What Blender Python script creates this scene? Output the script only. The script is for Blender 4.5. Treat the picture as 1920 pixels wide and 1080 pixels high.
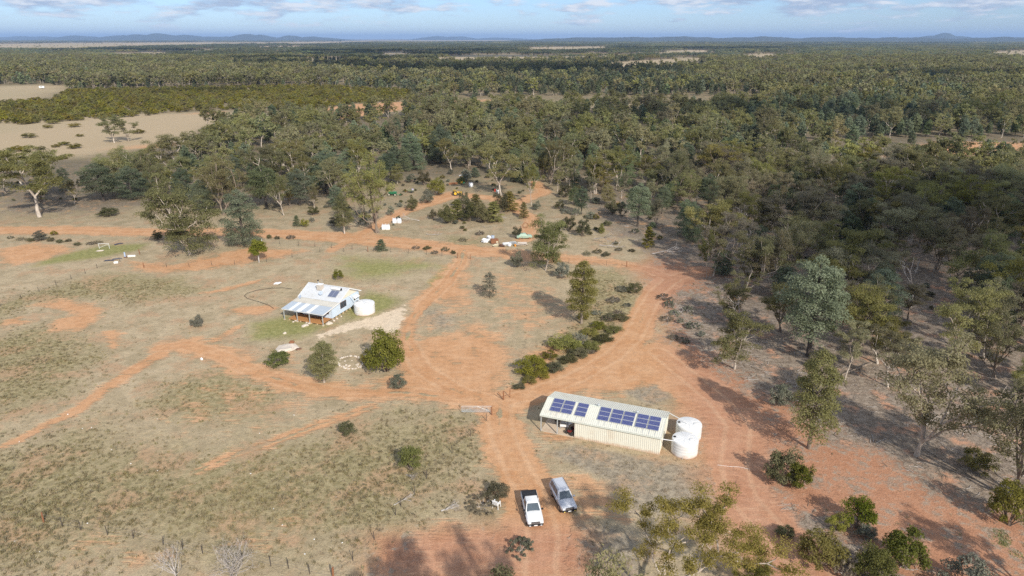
import bpy, bmesh, math, random
import numpy as np
from mathutils import Vector, Matrix

for o in list(bpy.data.objects): bpy.data.objects.remove(o)
SC = bpy.context.scene
COL = SC.collection
R = math.radians
random.seed(7)

# ------------------------------------------------------------------ camera
CAM_H = 50.0; FPX = 1280.0; HORIZON = 72.0        # photograph is 1920 x 1080
PITCH = math.atan((540 - HORIZON) / FPX)
cam = bpy.data.cameras.new('camera'); cam.sensor_width = 36; cam.lens = 24
cam.clip_start = 0.5; cam.clip_end = 200000
camo = bpy.data.objects.new('camera', cam); COL.objects.link(camo)
camo.location = (0, 0, CAM_H); camo.rotation_euler = (R(90) - PITCH, 0, 0)
SC.camera = camo

# ------------------------------------------------------------------ sun, sky, exposure
SUN_EL = R(33.5); SUN_AZ = R(154.5)                   # azimuth clockwise from +Y
SDIR = Vector((math.sin(SUN_AZ) * math.cos(SUN_EL), math.cos(SUN_AZ) * math.cos(SUN_EL), math.sin(SUN_EL)))
sl = bpy.data.lights.new('sun', 'SUN'); sl.energy = 2.9; sl.angle = R(0.9); sl.color = (1.0, 0.945, 0.86)
so = bpy.data.objects.new('sun', sl); COL.objects.link(so)
so.rotation_euler = SDIR.to_track_quat('Z', 'Y').to_euler(); so.location = (200, -400, 600)

SC.view_settings.view_transform = 'Standard'; SC.view_settings.look = 'None'
SC.view_settings.gamma = 1.0; SC.view_settings.use_curve_mapping = False
SC.view_settings.exposure = 0.84
SC.cycles.max_bounces = 5; SC.cycles.diffuse_bounces = 3; SC.cycles.glossy_bounces = 2
SC.cycles.transmission_bounces = 2; SC.cycles.transparent_max_bounces = 6; SC.cycles.volume_bounces = 0
SC.cycles.caustics_reflective = False; SC.cycles.caustics_refractive = False
SC.cycles.use_denoising = False
try: SC.cycles.denoising_prefilter = 'ACCURATE'
except Exception: pass


class NT:
    """small helper round a node tree"""
    def __init__(s, tree): s.t = tree; s.n = tree.nodes; s.l = tree.links; s.n.clear()
    def node(s, typ, **kw):
        nd = s.n.new(typ)
        for k, v in kw.items(): setattr(nd, k, v)
        return nd
    def put(s, sock, v):
        if isinstance(v, bpy.types.NodeSocket): s.l.new(v, sock)
        elif v is not None:
            if hasattr(sock.default_value, '__len__') and not hasattr(v, '__len__'): v = (v,) * len(sock.default_value)
            if hasattr(v, '__len__') and len(v) == 3 and len(sock.default_value) == 4: v = (*v, 1)
            sock.default_value = v
    def math(s, op, a, b=None, c=None, clamp=False):
        nd = s.node('ShaderNodeMath', operation=op, use_clamp=clamp)
        for i, v in enumerate((a, b, c)):
            if v is not None: s.put(nd.inputs[i], v)
        return nd.outputs[0]
    def mix(s, f, a, b, blend='MIX'):
        nd = s.node('ShaderNodeMix', data_type='RGBA', blend_type=blend)
        s.put(nd.inputs[0], f); s.put(nd.inputs[6], a); s.put(nd.inputs[7], b)
        return nd.outputs[2]
    def ramp(s, v, lo, hi, o0=0.0, o1=1.0, smooth=True):
        nd = s.node('ShaderNodeMapRange', interpolation_type='SMOOTHSTEP' if smooth else 'LINEAR')
        for i, x in enumerate((v, lo, hi, o0, o1)): s.put(nd.inputs[i], x)
        return nd.outputs[0]
    def noise(s, vec, scale, detail=3, rough=.55, dist=0.0, out=0):
        nd = s.node('ShaderNodeTexNoise'); s.put(nd.inputs['Vector'], vec)
        nd.inputs['Scale'].default_value = scale; nd.inputs['Detail'].default_value = detail
        nd.inputs['Roughness'].default_value = rough; nd.inputs['Distortion'].default_value = dist
        return nd.outputs[out]
    def attr(s, name, typ='GEOMETRY'):
        return s.node('ShaderNodeAttribute', attribute_name=name, attribute_type=typ)
    def mapping(s, vec, scale=(1, 1, 1), rot=(0, 0, 0), loc=(0, 0, 0)):
        nd = s.node('ShaderNodeMapping'); s.put(nd.inputs[0], vec)
        nd.inputs['Scale'].default_value = scale; nd.inputs['Rotation'].default_value = rot; nd.inputs['Location'].default_value = loc
        return nd.outputs[0]


world = bpy.data.worlds.new('World'); SC.world = world; world.use_nodes = True
w = NT(world.node_tree)
sky = w.node('ShaderNodeTexSky', sky_type='NISHITA'); sky.sun_disc = False
sky.sun_elevation = SUN_EL; sky.sun_rotation = SUN_AZ
sky.air_density = 1.0; sky.dust_density = 0.25; sky.ozone_density = 3.0; sky.altitude = 300
wd = w.node('ShaderNodeTexCoord').outputs['Generated']
sep = w.node('ShaderNodeSeparateXYZ'); w.put(sep.inputs[0], wd)
dz = sep.outputs[2]
cv = w.mapping(wd, scale=(15, 15, 74))
n_a = w.noise(cv, 1.0, 6, .58)
cv2 = w.mapping(wd, scale=(15, 15, 74), loc=(0.10, -0.22, 0.34))   # looked up a little towards the sun: lit tops
n_b = w.noise(cv2, 1.0, 6, .58)
big = w.noise(w.mapping(wd, scale=(2.6, 2.6, 13)), 1.0, 2)
cover = w.math('ADD', w.ramp(dz, 0.008, 0.042, 0.13, -0.075, False), w.ramp(dz, .05, .45, 0, -.13))                # fewer clouds low over the horizon; cover thickened overhead to add fill light
th = w.math('ADD', w.math('ADD', 0.53, cover), w.math('MULTIPLY', w.math('SUBTRACT', big, .5), -.35))
cm = w.ramp(w.math('SUBTRACT', n_a, th), -0.05, 0.13)
lit = w.ramp(w.math('SUBTRACT', n_a, n_b), -0.10, 0.16)
ccol = w.mix(lit, (0.29, 0.355, 0.48), (0.62, 0.64, 0.68))
bg1 = w.node('ShaderNodeBackground'); w.put(bg1.inputs[0], w.mix(1.0, sky.outputs[0], (0.63, 0.77, 1.08), 'MULTIPLY')); bg1.inputs[1].default_value = 0.074
bg2 = w.node('ShaderNodeBackground'); w.put(bg2.inputs[0], ccol); bg2.inputs[1].default_value = 0.80
mx = w.node('ShaderNodeMixShader'); w.put(mx.inputs[0], w.math('MULTIPLY', cm, 0.88))
w.l.new(bg1.outputs[0], mx.inputs[1]); w.l.new(bg2.outputs[0], mx.inputs[2])
wo = w.node('ShaderNodeOutputWorld'); w.l.new(mx.outputs[0], wo.inputs[0])

# ------------------------------------------------------------------ photograph pixel <-> flat ground
CP, SP = math.cos(PITCH), math.sin(PITCH)
def gp(px, py, z=0.0):
    dx = (px - 960) / FPX; dy = (540 - py) / FPX
    t = (z - CAM_H) / (-SP + dy * CP)
    return (dx * t, (CP + dy * SP) * t)
def to_px(X, Y, Z=0.0):
    z = Z - CAM_H
    dep = Y * CP - z * SP; up = Y * SP + z * CP
    return 960 + FPX * X / dep, 540 - FPX * up / dep
def height_of(y, top):
    k = (540 - top) / FPX
    return y * (k * CP - SP) / (CP + k * SP) + CAM_H
def depth_at(x, y, z=0): return y * CP - (z - CAM_H) * SP

# ------------------------------------------------------------------ object helpers
def tag(o, label=None, cat=None, group=None, kind=None):
    if label: o['label'] = label
    if cat: o['category'] = cat
    if group: o['group'] = group
    if kind: o['kind'] = kind
    return o
def empty(name, loc, rz=0.0, label=None, cat=None, group=None):
    o = bpy.data.objects.new(name, None); COL.objects.link(o)
    o.location = loc; o.rotation_euler = (0, 0, rz); o.empty_display_size = .3
    return tag(o, label, cat, group)
def link(name, me, parent=None, loc=None, col=None):
    o = bpy.data.objects.new(name, me); (col or COL).objects.link(o)
    if parent: o.parent = parent
    if loc is not None: o.location = loc
    return o
def copy_tree(o, parent=None):
    c = o.copy(); COL.objects.link(c); c.parent = parent
    for ch in o.children: copy_tree(ch, c)
    return c
def np_mesh(name, V, Fq, mats=(), mi=None, smooth=False, attrs=None):
    """mesh from arrays: V (n,3), Fq (m,k) with k = 3 or 4"""
    me = bpy.data.meshes.new(name); V = np.asarray(V, np.float32); Fq = np.asarray(Fq, np.int32)
    m, k = Fq.shape
    me.vertices.add(len(V)); me.vertices.foreach_set('co', V.ravel())
    me.loops.add(m * k); me.loops.foreach_set('vertex_index', Fq.ravel())
    me.polygons.add(m); me.polygons.foreach_set('loop_start', np.arange(0, m * k, k, dtype=np.int32))
    if mi is not None: me.polygons.foreach_set('material_index', np.asarray(mi, np.int32))
    if smooth: me.polygons.foreach_set('use_smooth', np.ones(m, bool))
    for mt in mats: me.materials.append(mt)
    me.update(calc_edges=True)
    for nm, a in (attrs or {}).items():
        at = me.attributes.new(nm, 'FLOAT', 'POINT'); at.data.foreach_set('value', np.asarray(a, np.float32))
    return me


class MB:
    """collects simple solids and links them as one mesh"""
    def __init__(s): s.v = []; s.f = []
    def add(s, vs, fs):
        n = len(s.v); s.v += [tuple(x) for x in vs]; s.f += [tuple(i + n for i in f) for f in fs]; return s
    def box(s, x0, x1, y0, y1, z0, z1, rz=0, c=None):
        vs = [(x, y, z) for z in (z0, z1) for x, y in ((x0, y0), (x1, y0), (x1, y1), (x0, y1))]
        if rz:
            c = c or ((x0 + x1) / 2, (y0 + y1) / 2); a, b = math.cos(rz), math.sin(rz)
            vs = [(c[0] + (x - c[0]) * a - (y - c[1]) * b, c[1] + (x - c[0]) * b + (y - c[1]) * a, z) for x, y, z in vs]
        return s.add(vs, [(0, 3, 2, 1), (4, 5, 6, 7), (0, 1, 5, 4), (1, 2, 6, 5), (2, 3, 7, 6), (3, 0, 4, 7)])
    def hexa(s, p): # 8 points, bottom ring then top ring
        return s.add(p, [(0, 3, 2, 1), (4, 5, 6, 7), (0, 1, 5, 4), (1, 2, 6, 5), (2, 3, 7, 6), (3, 0, 4, 7)])
    def slab(s, quad, t):
        q = [Vector(x) for x in quad]; n = (q[1] - q[0]).cross(q[3] - q[0]).normalized() * t
        return s.hexa([*(x - n for x in q), *q])
    def poly(s, pts, z0, z1): # horizontal polygon extruded
        n = len(pts); vs = [(*p, z0) for p in pts] + [(*p, z1) for p in pts]
        return s.add(vs, [tuple(range(n - 1, -1, -1)), tuple(range(n, 2 * n))] + [(i, (i + 1) % n, n + (i + 1) % n, n + i) for i in range(n)])
    def rings(s, rs, cap=True):
        k = len(rs[0]); vs = [p for r in rs for p in r]; fs = []
        for j in range(len(rs) - 1):
            for i in range(k): fs.append((j * k + i, j * k + (i + 1) % k, (j + 1) * k + (i + 1) % k, (j + 1) * k + i))
        if cap: fs.append(tuple(range(k - 1, -1, -1))); fs.append(tuple((len(rs) - 1) * k + i for i in range(k)))
        return s.add(vs, fs)
    def tube(s, pts, rad, n=6):
        pts = [Vector(p) for p in pts]; rs = []
        if not hasattr(rad, '__len__'): rad = [rad] * len(pts)
        for i, p in enumerate(pts):
            d = (pts[min(i + 1, len(pts) - 1)] - pts[max(i - 1, 0)]).normalized()
            a = d.cross(Vector((0, 0, 1)) if abs(d.z) < .95 else Vector((1, 0, 0))).normalized(); b = d.cross(a)
            rs.append([tuple(p + (a * math.cos(t) + b * math.sin(t)) * rad[i]) for t in (2 * math.pi * k / n for k in range(n))])
        return s.rings(rs)
    def lathe(s, prof, n=24, c=(0, 0)):
        return s.rings([[(c[0] + r * math.cos(2 * math.pi * k / n), c[1] + r * math.sin(2 * math.pi * k / n), z) for k in range(n)] for r, z in prof])
    def wheel(s, c, r, wd, n=18): # disc on the y axis
        x, y, z = c; hw = wd / 2
        return s.rings([[(x + rr * math.cos(2 * math.pi * k / n), y + yy, z + rr * math.sin(2 * math.pi * k / n)) for k in range(n)]
                        for rr, yy in ((r * .86, -hw), (r, -hw * .7), (r, hw * .7), (r * .86, hw))])
    def blob(s, c, rx, ry, rz, seed=0, n=9, m=6, rough=.18):
        rg = random.Random(seed); rs = []
        for j in range(1, m):
            t = math.pi * j / m
            rs.append([(c[0] + rx * q * math.sin(t) * math.cos(2 * math.pi * k / n), c[1] + ry * q * math.sin(t) * math.sin(2 * math.pi * k / n), c[2] - rz * q * math.cos(t))
                       for k in range(n) for q in (1 + rg.uniform(-rough, rough),)])
        return s.rings(rs)
    def mesh(s, name, mat, smooth=False, bevel=0):
        me = bpy.data.meshes.new(name); me.from_pydata(s.v, [], s.f)
        if bevel:
            bm = bmesh.new(); bm.from_mesh(me)
            bmesh.ops.bevel(bm, geom=list(bm.edges), offset=bevel, segments=2, affect='EDGES', clamp_overlap=True)
            bm.to_mesh(me); bm.free()
        for mt in (mat if isinstance(mat, (list, tuple)) else [mat]): me.materials.append(mt)
        if smooth:
            me.polygons.foreach_set('use_smooth', [True] * len(me.polygons))
            try: me.set_sharp_from_angle(angle=R(38))
            except Exception: pass
        me.update(); return me
    def build(s, name, mat, parent=None, smooth=False, bevel=0, **kw):
        return tag(link(name, s.mesh(name, mat, smooth, bevel), parent), **kw)

# ------------------------------------------------------------------ materials
MATS = {}
def mat(name, col, rough=.75, var=.12, scale=6.0, metal=0.0, bump=0.0, spec=.4, dirt=None, splash=None):
    if name in MATS: return MATS[name]
    m = bpy.data.materials.new(name); m.use_nodes = True; t = NT(m.node_tree)
    pos = t.node('ShaderNodeTexCoord').outputs['Object']
    nz = t.noise(pos, scale, 4, .6)
    c = t.mix(nz, tuple(x * (1 - var) for x in col), tuple(min(1, x * (1 + var)) for x in col))
    if dirt:
        c = t.mix(t.math('MULTIPLY', t.ramp(t.noise(pos, scale * .35, 5, .65), .48, .72), dirt[3]), c, dirt[:3])
    if splash:   # red dust thrown up from the ground
        sz = t.node('ShaderNodeSeparateXYZ'); t.put(sz.inputs[0], pos)
        hz = t.math('SUBTRACT', sz.outputs[2], t.math('MULTIPLY', t.math('SUBTRACT', t.noise(pos, 2.2, 4, .65), .5), splash * 1.6))
        c = t.mix(t.math('MULTIPLY', t.ramp(hz, splash, 0.0), .62), c, (.44, .245, .135))
    p = t.node('ShaderNodeBsdfPrincipled'); t.put(p.inputs['Base Color'], c)
    t.put(p.inputs['Roughness'], t.ramp(nz, .2, .8, max(.05, rough - .1), min(1, rough + .1)))
    p.inputs['Metallic'].default_value = metal; p.inputs['Specular IOR Level'].default_value = spec
    if bump:
        b = t.node('ShaderNodeBump'); b.inputs['Strength'].default_value = bump; b.inputs['Distance'].default_value = .05
        t.put(b.inputs['Height'], t.noise(pos, scale * 3, 4)); t.l.new(b.outputs[0], p.inputs['Normal'])
    o = t.node('ShaderNodeOutputMaterial'); t.l.new(p.outputs[0], o.inputs[0])
    MATS[name] = m; return m

def leaf_mat(name, ca, cb, cc, trans=.28, sat=.1):
    """ca..cb within a crown, cc is where single trees drift to"""
    m = bpy.data.materials.new(name); m.use_nodes = True; t = NT(m.node_tree)
    rnd = t.node('ShaderNodeObjectInfo').outputs['Random']; tint = t.attr('tint').outputs['Fac']
    c = t.mix(tint, ca, cb)
    c = t.mix(t.math('MULTIPLY', t.ramp(rnd, .45, 1.0, 0, 1, False), .75), c, cc)
    hs = t.node('ShaderNodeHueSaturation'); t.put(hs.inputs['Color'], c)
    t.put(hs.inputs['Hue'], t.ramp(t.math('FRACT', t.math('MULTIPLY', rnd, 7.31)), 0, 1, .482, .514, False))
    t.put(hs.inputs['Saturation'], t.ramp(t.math('FRACT', t.math('MULTIPLY', rnd, 17.7)), 0, 1, 1 - sat * 2, 1 + sat, False))
    t.put(hs.inputs['Value'], t.ramp(t.math('FRACT', t.math('MULTIPLY', rnd, 31.3)), 0, 1, .72, 1.32, False))
    d = t.node('ShaderNodeBsdfDiffuse'); t.put(d.inputs[0], hs.outputs[0])
    tr = t.node('ShaderNodeBsdfTranslucent'); t.put(tr.inputs[0], hs.outputs[0])
    x = t.node('ShaderNodeMixShader'); x.inputs[0].default_value = trans
    t.l.new(d.outputs[0], x.inputs[1]); t.l.new(tr.outputs[0], x.inputs[2])
    o = t.node('ShaderNodeOutputMaterial'); t.l.new(x.outputs[0], o.inputs[0])
    return m
def bark_mat(name, ca, cb, scale=3.0):
    m = bpy.data.materials.new(name); m.use_nodes = True; t = NT(m.node_tree)
    pos = t.node('ShaderNodeTexCoord').outputs['Object']; rnd = t.node('ShaderNodeObjectInfo').outputs['Random']
    c = t.mix(t.ramp(t.noise(t.mapping(pos, scale=(1, 1, .35)), scale, 4), .35, .65), ca, cb)
    c = t.mix(t.math('MULTIPLY', rnd, .5), c, t.mix(1.0, c, (.62, .56, .5), 'MULTIPLY'))
    p = t.node('ShaderNodeBsdfPrincipled'); t.put(p.inputs['Base Color'], c); p.inputs['Roughness'].default_value = .85
    o = t.node('ShaderNodeOutputMaterial'); t.l.new(p.outputs[0], o.inputs[0])
    return m

L_GUM = leaf_mat('gum_leaves', (.185, .188, .072), (.350, .336, .140), (.305, .272, .138), .52)
L_GOLD = leaf_mat('golden_gum_leaves', (.180, .168, .048), (.315, .285, .092), (.25, .225, .095), .42)
L_PINE = leaf_mat('cypress_needles', (.135, .165, .095), (.250, .290, .180), (.205, .235, .110), .45)
L_SCRUB = leaf_mat('scrub_leaves', (.165, .160, .034), (.300, .270, .062), (.23, .195, .062), .42)
L_GREEN = leaf_mat('lush_leaves', (.115, .132, .025), (.230, .238, .055), (.185, .185, .048), .42)
L_DARK = leaf_mat('dark_shrub_leaves', (.085, .088, .036), (.165, .156, .076), (.145, .125, .08), .28)
L_GREYGUM = leaf_mat('grey_gum_leaves', (.185, .172, .098), (.335, .308, .178), (.30, .25, .16), .5)
L_THICK = leaf_mat('dense_gum_leaves', (.105, .110, .040), (.215, .212, .085), (.17, .16, .07), .42)
L_SHADEFOREST = leaf_mat('dark_shaded_forest_leaves', (.088, .104, .056), (.172, .188, .102), (.13, .14, .08), .36)  # darker species, with cloud shade also put into the leaf colour
L_TWIG = leaf_mat('twiggy_shrub', (.15, .125, .085), (.25, .21, .145), (.19, .18, .09), .2)
L_GREY = leaf_mat('grey_shrub_leaves', (.135, .145, .100), (.225, .225, .165), (.20, .18, .13), .2)
B_PALE = bark_mat('pale_bark', (.56, .49, .41), (.36, .30, .24))
B_MID = bark_mat('brown_bark', (.30, .24, .18), (.17, .13, .10))
B_DARK = bark_mat('dark_bark', (.055, .045, .038), (.105, .085, .07))
B_DEAD = bark_mat('bleached_wood', (.58, .54, .50), (.38, .34, .31))

HAZE = 4.4e-5
CLOUDS = [(1650, 490, 60, 46), (1850, 420, 80, 50), (1560, 228, 190, 40), (1150, 235, 60, 25), (1000, 140, 330, 110), (560, 128, 260, 90), (820, 104, 700, 250), (420, 172, 90, 22), (1750, 150, 160, 70), (1250, 92, 900, 300), (300, 96, 600, 260), (1700, 82, 1500, 500), (950, 135, 420, 140), (620, 118, 400, 160), (780, 98, 800, 260)]
# ================================================================== GROUND
def seg_dist(X, Y, pts, width=None):
    """distance to a polyline; with widths returns half width minus distance (positive inside)"""
    best = np.full(X.shape, -1e9 if width is not None else 1e9)
    for i in range(len(pts) - 1):
        (ax, ay), (bx, by) = pts[i], pts[i + 1]
        dx, dy = bx - ax, by - ay; L2 = dx * dx + dy * dy + 1e-9
        t = np.clip(((X - ax) * dx + (Y - ay) * dy) / L2, 0, 1)
        d = np.hypot(X - ax - t * dx, Y - ay - t * dy)
        if width is None: best = np.minimum(best, d)
        else: best = np.maximum(best, (width[i] * (1 - t) + width[i + 1] * t) / 2 - d)
    return best
def inside(X, Y, poly):
    r = np.zeros(X.shape, bool); n = len(poly)
    for i in range(n):
        (ax, ay), (bx, by) = poly[i], poly[(i + 1) % n]
        if ay == by: continue
        r ^= ((ay > Y) != (by > Y)) & (X < (bx - ax) * (Y - ay) / (by - ay) + ax)
    return r
def _sub(X, Y, pts, pad):
    a = np.array(pts); lo = a.min(0) - pad; hi = a.max(0) + pad
    return (X > lo[0]) & (X < hi[0]) & (Y > lo[1]) & (Y < hi[1])
def m_poly(X, Y, polypx, soft):
    pts = [gp(*p) for p in polypx]; out = np.zeros(X.shape); s = _sub(X, Y, pts, soft * 1.1)
    if s.any():
        x, y = X[s], Y[s]; d = seg_dist(x, y, pts + [pts[0]]); d = np.where(inside(x, y, pts), d, -d)
        out[s] = np.clip(.5 + d / (2 * soft), 0, 1)
    return out
def m_line(X, Y, linepx, soft):
    pts = [gp(*p[:2]) for p in linepx]; wd = [p[2] for p in linepx]; out = np.zeros(X.shape); s = _sub(X, Y, pts, max(wd) + soft)
    if s.any(): out[s] = np.clip(.5 + seg_dist(X[s], Y[s], pts, wd) / (2 * soft), 0, 1)
    return out
def union(X, Y, fn, items, k=1.0):
    o = np.zeros(X.shape)
    for it, s, *w_ in items: o = np.maximum(o, fn(X, Y, it, s * k) * (w_[0] if w_ else 1))
    return o

ROADS = [  # (pixel x, pixel y, width in metres), softness
    ([(1020, 1130, 8), (1012, 1060, 7.5), (1018, 1000, 8.4), (998, 930, 8.4), (972, 880, 7.2), (946, 830, 6.6), (936, 790, 6.4), (938, 755, 6)], 2.0, .95),
    ([(935, 755, 6), (1000, 738, 7), (1080, 708, 7.5), (1150, 668, 7), (1190, 628, 6), (1210, 582, 5.6), (1232, 548, 6), (1262, 522, 7), (1320, 506, 5)], 1.0),
    ([(1262, 525, 6), (1215, 505, 6), (1150, 492, 5.5), (1000, 481, 8), (850, 466, 9), (700, 450, 11), (560, 440, 9), (420, 434, 9), (300, 436, 8), (150, 432, 9), (0, 432, 9), (-100, 432, 9)], 2.6, .9),
    ([(868, 470, 5), (866, 490, 4.5), (838, 530, 6.5), (800, 565, 6.5), (772, 600, 5), (762, 640, 4.5), (790, 690, 8), (860, 735, 8), (935, 757, 7)], 2.4, .9),
    ([(935, 757, 5.5), (860, 748, 5), (760, 735, 5), (640, 738, 5.5), (560, 722, 6), (480, 698, 6), (410, 665, 6), (350, 646, 6.5), (300, 652, 5)], 2.4, .86),
    ([(300, 665, 4), (230, 706, 3.0), (150, 766, 2.6), (40, 822, 2.0), (-60, 860, 1.5)], 1.2, .8),
    ([(695, 764, 2.6), (600, 796, 2.8), (520, 826, 2.6), (440, 853, 2.2), (365, 886, 1.4)], 1.2, .8),
    ([(1235, 660, 7), (1290, 705, 8), (1345, 750, 8), (1385, 800, 8), (1375, 870, 7), (1390, 930, 7), (1450, 1000, 7), (1540, 1090, 6)], 1.4),
    ([(620, 470, 3), (760, 395, 6), (850, 365, 9), (930, 372, 6), (1000, 410, 5), (985, 450, 5)], 1.8),
    ([(1000, 340, 5), (1020, 360, 6), (960, 385, 5)], 1.6),
]
BARE = [
    ([(1000, 742), (1100, 700), (1170, 648), (1240, 630), (1300, 690), (1420, 790), (1340, 850), (1330, 800), (1250, 765), (1050, 730)], 2.0),
    ([(868, 500), (885, 505), (880, 560), (900, 600), (955, 640), (965, 700), (945, 748), (880, 752), (790, 748), (700, 738), (690, 712), (765, 690), (770, 615), (800, 555)], 3.6, .76),
    ([(890, 500), (1000, 510), (1080, 560), (1060, 620), (980, 650), (900, 590)], 6, .47),
    ([(300, 700), (420, 690), (600, 735), (620, 770), (430, 830), (300, 800)], 6, .40),
    ([(560, 640), (680, 690), (560, 715), (450, 680)], 5, .36),
    ([(60, 570), (130, 560), (200, 577), (170, 620), (100, 622), (90, 600), (140, 590)], 1.6),
    ([(190, 622), (222, 615), (228, 652), (205, 655)], 1.2),
    ([(-20, 470), (60, 455), (150, 464), (100, 485), (0, 502)], 3.4, .8),
    ([(240, 490), (330, 495), (400, 478), (470, 462), (580, 470), (520, 485), (400, 505), (320, 512), (250, 505)], 1.8),
    ([(362, 552), (420, 540), (500, 521), (480, 533), (420, 548)], .9),
    ([(420, 578), (500, 570), (530, 578), (480, 590), (425, 588)], 1.2),
    ([(380, 640), (440, 612), (462, 605), (430, 630), (400, 650)], 1.1),
    ([(0, 600), (40, 592), (60, 605), (10, 610)], 1.0),
    ([(990, 660), (1040, 640), (1060, 660), (1010, 690)], 1.2),
    ([(1060, 680), (1090, 672), (1100, 685), (1070, 692)], .8),
    ([(110, 1000), (245, 1012), (310, 1005), (300, 1050), (250, 1065), (130, 1020)], 3.0, .55),
    ([(470, 985), (530, 970), (560, 1010), (500, 1030), (440, 1040)], 4.0, .55),
    ([(790, 1010), (830, 985), (930, 1000), (960, 1080), (760, 1090), (780, 1050)], 3.2),
    ([(640, 225), (760, 205), (760, 190), (660, 195), (600, 205)], 6),
    ([(780, 190), (900, 186), (1000, 184), (990, 189), (860, 193)], 9, .7),
    ([(-80, 300), (130, 285), (330, 275), (330, 268), (120, 278)], 6),
    ([(240, 222), (420, 208), (420, 213), (250, 228)], 6),
    ([(1640, 290), (1760, 264), (1920, 268), (2000, 275), (2000, 292), (1850, 290), (1700, 300)], 6),
    ([(1000, 815), (1020, 802), (1070, 815), (1080, 828), (1040, 830)], 1.0),
    ([(1150, 905), (1180, 880), (1215, 890), (1200, 915)], 1.2),
    ([(1075, 880), (1120, 870), (1150, 950), (1180, 985), (1080, 975)], 2.4),
]
BARE = [(p_, s_ * 1.8 if s_ < 3 else s_, *(w_ or (.86,))) if p_[0][1] < 1000 and s_ < 3.3 else (p_, s_, *w_) for p_, s_, *w_ in BARE]
RED = [([(1190, 500), (1240, 470), (1400, 440), (2100, 380), (2100, 1200), (1440, 1200), (1330, 960), (1290, 830), (1270, 700), (1235, 600)], 8),
       ([(700, 1000), (960, 980), (1100, 985), (1130, 1090), (680, 1100)], 5)]
GREENS = [
    ([(690, 545), (760, 562), (740, 578), (700, 590), (665, 600), (640, 605), (640, 580)], 3.0),
    ([(858, 488), (850, 505), (830, 530), (810, 542), (800, 530), (835, 500)], 1.6),
    ([(470, 605), (540, 590), (600, 608), (640, 606), (560, 635), (470, 640)], 3.5),
    ([(190, 460), (280, 455), (270, 468), (180, 485), (60, 500), (80, 485)], 3.0),
    ([(640, 480), (800, 490), (820, 500), (700, 525), (640, 520)], 8.0),
    ([(760, 632), (775, 628), (770, 645), (755, 648)], .8),
]
PALE = [([(743, 577), (758, 571), (757, 592), (750, 614), (741, 626), (712, 618), (680, 614), (640, 623), (600, 634), (594, 629), (650, 606), (700, 595)], 1.9)]
OLIVE = [
    ([(-100, 840), (60, 835), (170, 800), (340, 880), (520, 850), (700, 790), (870, 780), (900, 830), (860, 930), (720, 990), (560, 1000), (300, 1000), (-100, 1100)], 7),
    ([(-60, 650), (80, 610), (190, 660), (120, 740), (-60, 800)], 5),
    ([(-60, 590), (60, 548), (200, 515), (330, 520), (380, 545), (240, 575), (200, 560), (60, 570), (-60, 640)], 4),
    ([(310, 720), (430, 690), (520, 740), (500, 770), (360, 790), (280, 760)], 4),
    ([(1085, 505), (1175, 503), (1200, 545), (1180, 620), (1130, 665), (1050, 712), (960, 745), (985, 690), (1040, 640), (1090, 600)], 3),
    ([(1240, 560), (1290, 530), (1400, 640), (1340, 660), (1270, 620)], 3),
    ([(840, 440), (920, 445), (900, 465), (830, 460)], 3),
]
GREYG = [  # dry grey-straw ground cover, no bare soil
    ([(1030, 850), (1080, 835), (1230, 862), (1330, 880), (1345, 930), (1300, 975), (1200, 960), (1150, 905)], 1.8),
    ([(1065, 1000), (1120, 985), (1190, 1000), (1200, 1090), (1090, 1090)], 1.5),
    ([(1170, 735), (1230, 722), (1260, 745), (1220, 760)], 1.4),
    ([(775, 580), (830, 570), (870, 595), (860, 625), (800, 622)], 4.5, .7),
]
LITTER = [([(1230, 480), (1330, 520), (1255, 555), (1250, 610), (1310, 660), (1400, 725), (1480, 760), (1560, 830), (1700, 900), (1850, 960), (2100, 1000), (2100, 250), (1200, 250), (1040, 330), (1100, 400)], 6),
          ([(1430, 930), (1560, 970), (1700, 1090), (1500, 1090), (1450, 1020)], 3),
          ([(0, 300), (0, 400), (150, 400), (300, 385), (560, 385), (700, 340), (860, 330), (1200, 330), (1200, 200), (400, 230), (230, 300)], 10)]
FIELDS = [  # (polygon, softness) far paddocks, pale dry grass
    ([(-100, 165), (60, 160), (120, 162), (118, 168), (40, 186), (-100, 190)], 12),
    ([(-100, 212), (100, 218), (300, 214), (430, 212), (420, 225), (330, 262), (150, 292), (-100, 300)], 10),
    ([(960, 197), (1040, 191), (1190, 191), (1170, 199), (1000, 203)], 14),
    ([(800, 109), (900, 102), (1060, 103.5), (1180, 101), (1160, 106), (980, 111), (840, 113)], 50),
    ([(550, 112), (640, 108), (660, 113), (580, 117)], 50),
    ([(1090, 122), (1180, 115), (1290, 109), (1340, 110), (1300, 118), (1180, 125)], 40),
    ([(280, 94), (400, 92), (420, 95), (290, 96)], 120),
    ([(-100, 84), (120, 81), (330, 79.5), (520, 79.5), (640, 78), (640, 80), (420, 82.5), (240, 86.5), (130, 90.5), (-100, 90)], 250),
    ([(640, 76.5), (960, 75.6), (960, 77), (640, 78.6)], 500),
    ([(950, 90.5), (1030, 88), (1140, 87), (1140, 91), (1020, 93)], 120),
    ([(1850, 98), (1940, 94), (2000, 100), (2000, 108), (1850, 104)], 80),
    ([(1380, 108), (1420, 100), (1500, 104), (1420, 112)], 60),
    ([(690, 100), (760, 97), (800, 101), (730, 104)], 60), ([(1180, 98), (1300, 94), (1400, 96), (1290, 100)], 90),
    ([(200, 100), (300, 98), (330, 101), (220, 104)], 60), ([(1560, 112), (1640, 108), (1660, 111), (1580, 115)], 40), ([(420, 88), (560, 86), (640, 87.5), (480, 89.5)], 130),
]
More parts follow.
